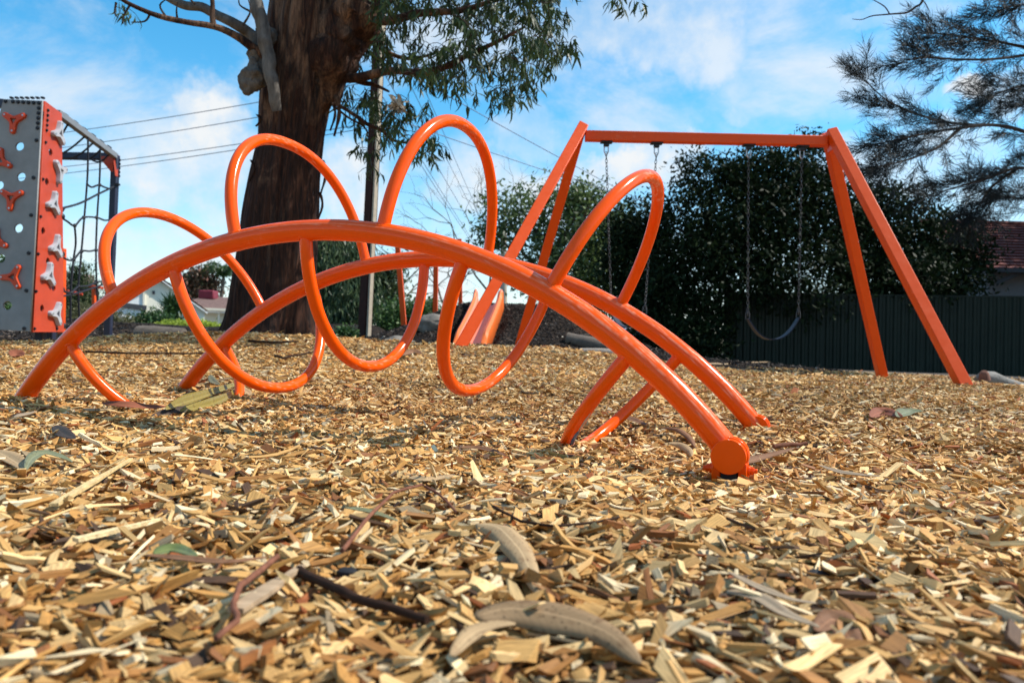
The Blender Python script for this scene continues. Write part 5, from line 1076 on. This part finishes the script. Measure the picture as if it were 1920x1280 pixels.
# casuarina reaching in from the right
CY = 10.5; cas = empty('she_oak_tree', 'wispy dark needled she oak reaching in from the right edge', 'tree', gpt(2260, CY)); M['needle'] = leaf_mat('she_oak_needle', (.004, .008, .011), (.013, .022, .027), .6, .08, .15)
limb([(2260, 760, CY), (2240, 400, CY), (2230, 0, CY), (2210, -260, CY)], [.24, .2, .16, .1], 'trunk', 'bark_dark', 12, 6, cas)
CB = [[(2235, 300, CY), (2080, 300, CY), (1980, 270, CY-.2), (1915, 245, CY-.3), (1860, 234, CY-.4), (1800, 240, CY-.5), (1740, 250, CY-.5), (1680, 262, CY-.6), (1625, 275, CY-.7)],
      [(1860, 234, CY-.4), (1790, 232, CY-.2), (1720, 215, CY), (1660, 186, CY), (1622, 150, CY)], [(1800, 240, CY-.5), (1760, 275, CY-.8), (1700, 300, CY-.9), (1650, 312, CY-1)],
      [(2232, 120, CY), (2050, 110, CY), (1960, 96, CY), (1900, 84, CY+.2), (1840, 74, CY+.2), (1780, 66, CY+.3), (1735, 60, CY+.3)], [(1960, 96, CY), (1880, 110, CY-.4), (1800, 112, CY-.6), (1740, 108, CY-.6), (1700, 114, CY-.7)], [(2050, 110, CY), (1960, 150, CY+.4), (1900, 165, CY+.5), (1850, 185, CY+.6)],
      [(2238, 420, CY), (2060, 370, CY), (1970, 328, CY), (1910, 315, CY), (1850, 335, CY-.2), (1790, 352, CY-.4), (1730, 370, CY-.5)], [(1910, 315, CY), (1860, 350, CY+.2), (1840, 380, CY+.3), (1830, 400, CY+.3)],
      [(2225, -60, CY), (2060, -30, CY), (1960, 0, CY-.3), (1900, 12, CY-.4), (1860, 14, CY-.5)], [(2240, 200, CY), (2080, 200, CY+.5), (1990, 190, CY+.6), (1930, 195, CY+.7), (1880, 205, CY+.8)], [(2238, 420, CY), (2060, 420, CY+.4), (1980, 390, CY+.5), (1920, 372, CY+.6), (1880, 370, CY+.6)]]
nb_, nd_, nl_ = [], [], []
for k, br_ in enumerate(CB):
    c = limb(br_, np.linspace(.036 if len(br_) > 6 else .022, .006, len(br_)), 'branch', 'bark_dark', 7, 6, cas); m_ = len(c)
    main = unit(c[-1]-c[0])
    for q in range(int(52 if len(br_) > 5 else 34)):
        t = rng.beta(1.6, 1.0); i = min(int(t*(m_-1)), m_-2); s = c[i]; tg = unit(c[i+1]-c[i]); dv = unit(tg*.8+rng.normal(size=3)*np.array([.35, .7, .38])+np.array([-.1, 0, .06])); ln = rng.uniform(.25, .75)*(1.1-.4*t)
        e = s+dv*ln; mbt = [s, s+dv*ln*.5+rng.normal(size=3)*.02, e]; 
        nn = int(74*ln/.5); tt_ = .1+.95*rng.beta(1.7, 1.0, nn); nb_.append(s+dv*ln*tt_[:, None]+rng.normal(size=(nn, 3))*.012); nd_.append(unit(dv*.8+rng.normal(size=(nn, 3))*.42+np.array([-.05, 0, .02]))); nl_.append(rng.uniform(.09, .24, nn))
        nb_.append(s[None]); nd_.append(dv[None]); nl_.append(np.array([ln]))
nb_ = np.concatenate(nb_); nd_ = np.concatenate(nd_); nl_ = np.concatenate(nl_); n = len(nb_)
Vn, Tn = sickle(n, nb_, nd_, unit(rng.normal(size=(n, 3))*np.array([.4, 1, .4])), nl_, np.full(n, .0064), rng.normal(0, .6, n)); o = raw_mesh('needles', Vn, Tn, M['needle'], parent=cas, attrs=(('tone', 'FLOAT', np.repeat(rng.uniform(0, 1, n), 6)),)); o['kind'] = 'stuff'

# ------------------------------------------------------------------ logs, rocks, car
M['log'] = mat('weathered_log', (.13, .105, .085), .9, .35, 10, bump=.5, stretch=(.6, 4, 4)); M['log_end'] = mat('pale_log_end', (.30, .255, .21), .85, .25, 10, bump=.3); M['pale_log'] = mat('smooth_pale_wood', (.17, .16, .145), .8, .3, 6, bump=.3); M['knot'] = mat('red_brown_knot', (.16, .07, .045), .8, .4, 12); M['rock'] = mat('grey_brown_rock', (.17, .15, .125), .9, .3, 6, bump=.6)
def log(name, label, a, b, r, m, endm=None, cat='log', seg=20, taper=.9):
    a = np.asarray(a, float); b = np.asarray(b, float); o = empty(name, label, cat, (a+b)/2); t = np.linspace(0, 1, 14)[:, None]; c = a+(b-a)*t; c = c+np.stack([vnoise(c*2+k*5) for k in range(3)], 1)*r*.4; mb = MB()
    mb.tube(c, r*np.linspace(1, taper, 14)*(1+.2*vnoise(c*3)), seg); mb.build('trunk_section', M[m], o)
    if endm:
        for s, e, q in ((c[0], c[1], 1), (c[-1], c[-2], taper)):
            d = unit(s-e); mb = MB(); mb.tube([s-d*.004, s+d*.006], r*q*.93, seg); mb.build('cut_end', M[endm], o)
    return o
la = P(1088, 652, 11.9); la[2] = mound_h(la[0], la[1])+.05; lb = P(1175, 662, 11.6); lb[2] = mound_h(lb[0], lb[1])+.06
log('fallen_log', 'pale cut log lying on the mulch edge right of the slide mound', la, lb, .10, 'log_end', 'log_end')
la = P(1062, 616, 13.2); la[2] = mound_h(la[0], la[1])+.06; lb = P(1150, 622, 13.0); lb[2] = mound_h(lb[0], lb[1])+.04
log('fallen_log', 'dark weathered log half buried on the right slope of the bark mound', la, lb, .12, 'log')
la = P(258, 634, 12.3); la[2] = bed_h(la[0], la[1])+.06; lb = P(345, 636, 12.2); lb[2] = bed_h(lb[0], lb[1])+.05
log('fallen_log', 'brown weathered log on the garden bed edge below the houses', la, lb, .14, 'log')
def rock(label, u, v, Y, r):
    c = P(u, v, Y); z0 = float(mound_h(c[0], c[1])); c[2] = z0+r[2]*.25; mb = MB(); mb.sphere((0, 0, 0), 1, 36, 24); V = mb.v[0]; V = V*(1+.34*fbm(V*1.3+u, 3)+.16*fbm(V*4+u, 2))[:, None]*np.asarray(r)+c; mb.v[0] = V; o = mb.build('rock', M['rock'], None, loc=c); tag(o, label, 'rock')
rock('flat grey rock low on the left foot of the bark mound', 745, 636, 12.6, (.28, .25, .12)); rock('larger brown grey boulder on the mound left of the slide', 812, 610, 14.2, (.34, .3, .22))
gl = hit(1835, 718); lg = empty('pale_fallen_branch', 'pale smooth fallen log with a red brown knot at the right mulch edge', 'log', gl)
pts = [P(u, v, 8.5) for u, v in ((1832, 716), (1845, 712), (1862, 711), (1885, 718), (1915, 726), (1990, 740), (2080, 752))]; mb = MB(); mb.tube(pts, [.055, .10, .085, .062, .055, .055, .05], 20); mb.build('stem', M['pale_log'], lg)
mb = MB(); p = P(1846, 700, 8.40); mb.tube([p-(0, 0, .07), p+np.array([-.01, -.01, .0]), p+np.array([-.02, -.02, .02])], [.062, .046, .030], 16); mb.build('knot', M['knot'], lg)
M['car_paint'] = mat('pale_blue_car_paint', (.38, .45, .56), .25, .03, coat=.6); M['glass'] = mat('dark_car_glass', (.03, .04, .05), .08, .05); M['tyre'] = mat('black_tyre', (.015, .015, .015), .85, .1)
cbp = P(1215, 668, 27.0); cbp[2] = g1(cbp[0], cbp[1]); car = empty('parked_car', 'pale blue parked car mostly hidden behind the dark shrubs and the orange arch', 'car', cbp)
def carb(name, prof, w0, m, bev=.05, off=0):
    mb = MB(); n = len(prof); V = [cbp+np.array([x_, s*w0, z_]) for s in (-1, 1) for x_, z_ in prof]; mb.add(V, [tuple(range(n)), tuple(range(2*n-1, n-1, -1))]+[(i, i+n, (i+1) % n+n, (i+1) % n) for i in range(n)]); return mb.build(name, M[m], car, bevel=bev)
bd = carb('body', [(-2.1, .35), (2.1, .35), (2.15, .65), (2.0, .85), (1.1, .95), (-1.2, .98), (-2.0, .95), (-2.15, .6)], .85, 'car_paint'); carb('cabin', [(-1.5, .96), (1.0, .94), (.35, 1.42), (-1.0, 1.45)], .74, 'glass'); carb('roof', [(-1.05, 1.43), (.42, 1.40), (.30, 1.48), (-.95, 1.50)], .72, 'car_paint', .03)
for x_ in (-1.3, 1.3):
    for s in (-1, 1): mb = MB(); p = cbp+np.array([x_, s*.78, .32]); mb.tube([p-(0, .1, 0), p+(0, .1, 0)], .32, 20); wh = mb.build('wheel', M['tyre'], car, bevel=.03); mb = MB(); mb.tube([p+np.array([0, s*.10, 0]), p+np.array([0, s*.115, 0])], .19, 16); mb.build('rim', M['steel'], wh)

# ------------------------------------------------------------------ fallen leaves and twigs on the chips
def leafmat(name, col, col2, spots=True, rough=.7):
    m = bpy.data.materials.new(name); m.use_nodes = True; t = m.node_tree; b = t.nodes['Principled BSDF']; L = t.links.new
    uv = N(t, 'ShaderNodeAttribute', attribute_name='lpos'); tc = N(t, 'ShaderNodeTexCoord')
    n = N(t, 'ShaderNodeTexNoise'); n.inputs['Scale'].default_value = 45; n.inputs['Detail'].default_value = 5; L(tc.outputs['Object'], n.inputs['Vector'])
    mx = N(t, 'ShaderNodeMix', data_type='RGBA'); mx.inputs[6].default_value = (*col, 1); mx.inputs[7].default_value = (*col2, 1); L(n.outputs['Fac'], mx.inputs[0]); cur = mx.outputs[2]
    if spots:
        v = N(t, 'ShaderNodeTexVoronoi'); v.inputs['Scale'].default_value = 150; L(tc.outputs['Object'], v.inputs['Vector']); r = N(t, 'ShaderNodeMapRange'); r.inputs[1].default_value = .26; r.inputs[2].default_value = .12; r.inputs[4].default_value = .8; L(v.outputs['Distance'], r.inputs[0])
        m2 = N(t, 'ShaderNodeMix', data_type='RGBA'); L(r.outputs[0], m2.inputs[0]); L(cur, m2.inputs[6]); m2.inputs[7].default_value = tuple(np.array(col)*.28)+(1,); cur = m2.outputs[2]
    sx = N(t, 'ShaderNodeSeparateXYZ'); L(uv.outputs['Vector'], sx.inputs[0]); ab = N(t, 'ShaderNodeMath', operation='ABSOLUTE'); L(sx.outputs['Y'], ab.inputs[0]); rr = N(t, 'ShaderNodeMapRange'); rr.inputs[1].default_value = .10; rr.inputs[2].default_value = .03; rr.inputs[4].default_value = .55; L(ab.outputs[0], rr.inputs[0])
    # side veins slanting off the midrib
    ve = N(t, 'ShaderNodeMath', operation='MULTIPLY_ADD'); ve.inputs[1].default_value = -.09; L(ab.outputs[0], ve.inputs[0]); L(sx.outputs['X'], ve.inputs[2])
    vs_ = N(t, 'ShaderNodeMath', operation='MULTIPLY'); vs_.inputs[1].default_value = 150; L(ve.outputs[0], vs_.inputs[0]); vn = N(t, 'ShaderNodeMath', operation='SINE'); L(vs_.outputs[0], vn.inputs[0])
    vr = N(t, 'ShaderNodeMapRange'); vr.inputs[1].default_value = .5; vr.inputs[2].default_value = 1; vr.inputs[4].default_value = .22; L(vn.outputs[0], vr.inputs[0])
    m4 = N(t, 'ShaderNodeMix', data_type='RGBA'); L(vr.outputs[0], m4.inputs[0]); L(cur, m4.inputs[6]); m4.inputs[7].default_value = tuple(np.array(col)*.5)+(1,); cur = m4.outputs[2]
    # dry blotches
    nb2 = N(t, 'ShaderNodeTexNoise'); nb2.inputs['Scale'].default_value = 60; nb2.inputs['Detail'].default_value = 3; L(tc.outputs['Object'], nb2.inputs['Vector']); br2 = N(t, 'ShaderNodeMapRange'); br2.inputs[1].default_value = .58; br2.inputs[2].default_value = .68; br2.inputs[4].default_value = .5; L(nb2.outputs['Fac'], br2.inputs[0])
    m5 = N(t, 'ShaderNodeMix', data_type='RGBA'); L(br2.outputs[0], m5.inputs[0]); L(cur, m5.inputs[6]); m5.inputs[7].default_value = tuple(np.array(col)*np.array([.55, .42, .35]))+(1,); cur = m5.outputs[2]
    m3 = N(t, 'ShaderNodeMix', data_type='RGBA'); L(rr.outputs[0], m3.inputs[0]); L(cur, m3.inputs[6]); m3.inputs[7].default_value = tuple(np.clip(np.array(col2)*1.5, 0, .8))+(1,); L(m3.outputs[2], b.inputs['Base Color']); b.inputs['Roughness'].default_value = rough; b.inputs['Specular IOR Level'].default_value = .2
    return m
LM = {'tan': leafmat('tan_leaf', (.31, .20, .10), (.42, .29, .155)), 'grey': leafmat('grey_brown_leaf', (.17, .105, .05), (.26, .17, .09)), 'brown': leafmat('brown_leaf', (.13, .06, .03), (.24, .12, .06), False), 'red': leafmat('dark_red_leaf', (.16, .045, .02), (.24, .085, .045), False), 'yellow': leafmat('yellow_green_leaf', (.16, .12, .025), (.25, .195, .05), False, .4), 'green': leafmat('grey_green_leaf', (.13, .14, .075), (.20, .205, .115), True, .4), 'dkgreen': leafmat('dull_green_leaf', (.08, .11, .035), (.16, .18, .06), False, .35), 'silver': leafmat('silver_grey_leaf', (.24, .175, .11), (.34, .26, .175), False), 'dark': leafmat('blackened_leaf', (.035, .025, .02), (.08, .055, .04), False)}
def fallen(label, pts, width, m, lift=.018, curl=.25, tilt=0.0, name='fallen_leaf', cat='leaf', arch_=.0, lifts=None):
    """pts: pixels along the leaf, dropped on the mulch; width in metres"""
    H = [hit(u, v) for u, v in pts]; n = 18; s = np.linspace(0, len(H)-1, n); i = np.minimum(s.astype(int), len(H)-2); f = (s-i)[:, None]; p = np.array(H)
    p0 = p[np.maximum(i-1, 0)]; p1 = p[i]; p2 = p[i+1]; p3 = p[np.minimum(i+2, len(p)-1)]
    c = .5*((2*p1)+(-p0+p2)*f+(2*p0-5*p1+4*p2-p3)*f**2+(-p0+3*p1-3*p2+p3)*f**3); u_ = np.linspace(0, 1, n)
    lift += .012
    lf = lift if lifts is None else .012+ np.interp(u_, np.linspace(0, 1, len(lifts)), lifts); c[:, 2] = c[:, 2]+lf+arch_*np.sin(np.pi*u_)
    tg = unit(np.gradient(c, axis=0)); sd = unit(np.cross(tg, ZZ)); up_ = unit(np.cross(sd, tg)); w_ = width*np.sin(np.pi*np.clip(u_*.96+.03, 0, 1))**.75*(1.12-.35*u_)/2*(1+.10*vnoise(np.stack([u_*9+pts[0][0], u_*0, u_*0], 1)))
    V = []; LP = []
    for k in range(n):
        for q in (-1, -.5, 0, .5, 1):
            a = tilt+.5*math.sin(k*.35); V.append(c[k]+sd[k]*q*w_[k]*math.cos(tilt)+up_[k]*(q*w_[k]*math.sin(tilt)+curl*w_[k]*q*q+.05*w_[k]*math.sin(9*u_[k]+q*2))); LP.append((u_[k], q, 0))
    Fz = np.array([(k*5+j, k*5+j+1, k*5+j+6, k*5+j+5) for k in range(n-1) for j in range(4)]); base = c[n//2].copy()
    o = raw_mesh(name, np.array(V), Fz, LM[m], base=base, attrs=(('lpos', 'FLOAT_VECTOR', np.array(LP, float)),), smooth=True); so = o.modifiers.new('thick', 'SOLIDIFY'); so.thickness = .0009; tag(o, label, cat); return o
fallen('pale tan spotted leaf arching up out of a hollow at the centre foreground', [(893, 1022), (935, 1040), (975, 1085), (1012, 1150)], .036, 'tan', lifts=(.016, .022, .020, .004), curl=-.3, tilt=-.25)
fallen('large grey brown spotted leaf curving along the bottom edge', [(890, 1215), (960, 1200), (1060, 1215), (1140, 1250), (1200, 1310)], .040, 'grey', .016, curl=-.2, tilt=-.35)
fallen('pale curved leaf lying in front of the large spotted leaf at the bottom edge', [(845, 1300), (880, 1258), (920, 1238), (965, 1232)], .016, 'tan', .017, tilt=-.2)
fallen('big yellow green leaf beside the left loop foot', [(310, 788), (350, 772), (395, 755), (455, 730)], .036, 'yellow', .022, curl=.5, tilt=-.95)
fallen('olive leaf overlapping the big yellow green leaf on its right', [(338, 784), (385, 774), (425, 757), (446, 738)], .034, 'yellow', .012, curl=.3, tilt=-1.1)
fallen('dark shrivelled leaf tucked under the big yellow green leaf', [(285, 792), (325, 783), (375, 776), (420, 764)], .03, 'dark', .008, tilt=-.6)
fallen('purple brown leaf lying across the left loop foot', [(190, 775), (235, 779), (280, 783), (312, 780)], .035, 'red', .02, tilt=-.5)
fallen('tan leaf left of the purple brown leaf by the loop foot', [(158, 782), (180, 788), (212, 781)], .035, 'tan', .014)
fallen('small pale leaf standing by the far left rail foot', [(392, 720), (398, 732), (412, 740)], .03, 'yellow', .03, tilt=-.6)
fallen('tan leaf right of the yellow green leaf', [(448, 738), (462, 746), (468, 754)], .035, 'tan', .015)
fallen('grey brown leaf behind the loop base near the far left foot', [(405, 727), (440, 722), (485, 722)], .04, 'grey', .02)
fallen('dark leaf lying under the far right foot', [(1370, 791), (1420, 800), (1475, 802)], .035, 'dark', .012)
fallen('red brown curled leaf left of the near right foot', [(1240, 823), (1270, 830), (1292, 846), (1302, 862)], .028, 'brown', .022, curl=-.5, arch_=.01)
fallen('tan curled leaf just in front of the red brown curled leaf', [(1252, 848), (1276, 850), (1292, 862), (1296, 876)], .026, 'tan', .016, curl=-.5, tilt=-.4)
fallen('long dark brown leaf running right from the near right foot', [(1330, 888), (1390, 886), (1440, 874), (1490, 858)], .026, 'brown', .014, tilt=-.4)
fallen('rust leaf beside the thin lower loop leg', [(1168, 794), (1190, 803), (1212, 812)], .026, 'brown', .014, tilt=-.3)
fallen('grey tan leaf standing behind the chipped loop leg', [(1112, 742), (1122, 758), (1134, 766)], .035, 'tan', .03, tilt=-.5)
fallen('dark red leaf on open mulch right of the arch', [(1632, 796), (1655, 786), (1692, 796)], .05, 'red', .016, tilt=-.6)
fallen('grey green leaf touching the dark red leaf on its right', [(1682, 795), (1700, 786), (1730, 783)], .05, 'green', .016, tilt=-.4)
fallen('long silver grey leaf sliver right of the near right foot', [(1535, 892), (1575, 907), (1615, 913), (1650, 915)], .016, 'silver', .014, tilt=-.2)
fallen('slender silver leaf stretched across the right foreground', [(1365, 1118), (1420, 1150), (1480, 1175), (1530, 1182)], .012, 'silver', .015)
fallen('wider grey leaf just below the slender silver leaf', [(1360, 1160), (1420, 1172), (1470, 1205), (1535, 1232)], .016, 'silver', .015, tilt=-.2)
fallen('dark brown curled leaf with pale spot at the lower right', [(1530, 1225), (1565, 1200), (1590, 1235), (1612, 1255)], .026, 'brown', .008, tilt=-.3, curl=.2)
fallen('dull green leaf half under a reddish brown sliver in the left foreground', [(288, 1090), (325, 1080), (368, 1095)], .018, 'dkgreen', .018, tilt=-.3)
fallen('long dark brown leaf sliver in the left foreground', [(272, 1092), (340, 1100), (420, 1108), (500, 1096)], .011, 'brown', .018, tilt=-.2)
fallen('pale grey green leaf at the middle foreground', [(645, 990), (690, 998), (745, 1016)], .015, 'green', .016)
fallen('bluish green curled leaf at the left side of the foreground', [(48, 912), (62, 898), (90, 890), (135, 896)], .02, 'green', .018, arch_=.012, tilt=-.3)
fallen('tan leaf lying flat left of centre in the middle foreground', [(765, 922), (805, 928), (850, 916)], .022, 'tan', .014, tilt=-.2)
fallen('long thin brown leaf in the middle distance below the fourth lower loop', [(850, 858), (890, 858), (925, 866), (948, 876)], .018, 'brown', .014, tilt=-.3)
fallen('small dark leaf below the big yellow green leaf', [(100, 820), (118, 836), (140, 846)], .03, 'dark', .016, tilt=-.5)
fallen('grey leaf at the left edge of the mulch', [(28, 800), (48, 795), (68, 788)], .03, 'silver', .014)
fallen('large grey tan leaf at the far left of the foreground', [(-10, 872), (25, 892), (48, 912)], .03, 'tan', .016, tilt=-.3)
fallen('pink leaf lying on the far mulch below the climbing tower', [(20, 676), (32, 673), (44, 676)], .08, 'red', .02, tilt=-.6)
fallen('brown leaf on the mulch below the third lower loop', [(755, 674), (775, 667), (790, 671)], .06, 'brown', .02, tilt=-.4)
def stick(label, pts, r, m, lift=.012, name='twig', cat='twig', lifts=None):
    c = np.array([hit(u, v) for u, v in pts]); s = np.linspace(0, len(c)-1, (len(c)-1)*5+1); i = np.minimum(s.astype(int), len(c)-2); f = (s-i)[:, None]; q = c[i]*(1-f)+c[i+1]*f; q[:, 2] += .015+lift+(0 if lifts is None else np.interp(s, np.arange(len(c)), lifts))
    q = q+np.stack([vnoise(q*40+k*3) for k in range(3)], 1)*r*.8; mb = MB(); mb.tube(q-q[0]*0, r*np.linspace(1, .7, len(q))*(1+.3*vnoise(q*60)), 9); o = mb.build(name, M[m], None, loc=q[len(q)//2]); tag(o, label, cat); return o
M['twig_dark'] = mat('dark_twig', (.032, .016, .010), .8, .35, 60, spec=.1); M['twig_red'] = mat('reddish_twig', (.17, .070, .042), .8, .35, 60, spec=.1); M['twig_grey'] = mat('grey_tan_stick', (.36, .255, .16), .85, .3, 60, bump=.4, spec=.1, stretch=(.3, 1, 1))
stick('thick dark twig at the lower left of centre in the foreground', [(560, 1118), (610, 1148), (680, 1180), (800, 1222)], .0055, 'twig_dark')
stick('reddish twig curving down beside the flat grey stick', [(520, 1100), (490, 1128), (450, 1160), (435, 1195), (442, 1240), (400, 1278)], .0035, 'twig_red', .017)
stick('thin reddish twig arching through the middle foreground', [(640, 1082), (690, 1020), (735, 978), (790, 955), (822, 970), (855, 998)], .0026, 'twig_red', .014, lifts=(0, .006, .012, .01, .006, 0))
stick('thin dark curved twig on the right of the middle foreground', [(925, 985), (975, 1015), (1040, 1026), (1120, 1016), (1160, 1005)], .0022, 'twig_dark')
stick('long thin dark twig on the far mulch left of the arch', [(160, 668), (230, 671), (330, 672), (400, 671)], .008, 'twig_dark', .02)
stick('dark twig lying in the mulch in front of the gum tree', [(465, 647), (510, 650), (560, 648)], .011, 'twig_dark', .02)
stick('forked brown twig on the mulch by the third lower loop', [(515, 676), (530, 680), (560, 674), (590, 668)], .009, 'twig_dark', .02)
stick('brown stick lying behind the near right foot', [(1450, 852), (1480, 848), (1512, 848)], .007, 'twig_red', .008)
stick('thin bare twigs on the mulch against the fence', [(1310, 688), (1360, 690), (1400, 686), (1465, 681)], .016, 'twig_grey', .04)
def splinter(label, pts, w0, m, lift=.014):
    a, b = hit(*pts[0]), hit(*pts[1]); a[2] += lift+.014; b[2] += lift+.014; mb = MB(); d = unit(b-a); x_ = unit(np.cross(d, ZZ)); z_ = np.cross(x_, d); V = []
    ts = np.linspace(0, 1, 8)
    for t in ts:
        c = a+(b-a)*t; ww = w0*(.35+.65*math.sin(math.pi*min(1, t*1.2+.12)) if t > .5 else .8+.2*t)*rng.uniform(.85, 1.1)
        for sx, sz in ((-1, -1), (1, -1), (1, 1), (-1, 1)): V.append(c+x_*sx*ww/2+z_*sz*.0022+z_*.012*abs(sx)*0)
    Fz = [(3, 2, 1, 0), (28, 29, 30, 31)]+[(i*4+k, i*4+(k+1) % 4, i*4+4+(k+1) % 4, i*4+4+k) for i in range(7) for k in range(4)]
    mb.add(V, Fz); o = mb.build('wood_splinter', M[m], None, loc=(a+b)/2, smooth=25); tag(o, label, 'wood splinter')
M['splint'] = mat('fresh_split_wood', (.62, .44, .20), .65, .18, 30, bump=.4, bscale=120, stretch=(1, 1, 1)); M['splint2'] = mat('pale_split_wood', (.72, .54, .28), .65, .15, 30, bump=.4, bscale=120)
splinter('long tan wood splinter pointing up to the right in the left foreground', ((100, 985), (246, 888)), .014, 'splint'); splinter('pale long wood splinter below the long tan one', ((140, 1058), (302, 1015)), .014, 'splint2'); splinter('broad grey tan flat stick beside the reddish twig', ((440, 1205), (565, 1112)), .020, 'twig_grey')
splinter('upright pale chip standing against the near right foot', ((1330, 897), (1346, 868)), .016, 'splint2', .02)
# stub of wood standing under the fourth lower loop
hs_ = hit(882, 766); mb = MB(); mb.box(hs_+ZZ*.016, ((.9, .1, .1), (-.1, 1, 0), (-.1, 0, 1)), (.022, .012, .05)); o = mb.build('wood_stub', M['twig_grey'], None, loc=hs_, bevel=.002); tag(o, 'small wooden stub standing in the hollow under the fourth lower loop', 'wood stub')
# charred lumps
for lab, u, v, sz in (('black charred lump in the right foreground', 1530, 1098, .016), ('black charred lump right of centre, right of the silver leaves', 1668, 1110, .018), ('small black lump in the mulch below the chipped loop leg', 898, 836, .012), ('black lump by the left end of the middle foreground', 655, 1095, .014), ('dark lump beside the near right foot', 1422, 838, .014)):
    c = hit(u, v); mb = MB(); mb.sphere((0, 0, 0), 1, 14, 9); V = mb.v[0]; mb.v[0] = V*(1+.5*fbm(V*1.6+u, 3))[:, None]*np.array([sz*1.0, sz*.7, sz*.4])+c+ZZ*.012; o = mb.build('charred_lump', M['dark'], None, loc=c); tag(o, lab, 'charcoal')
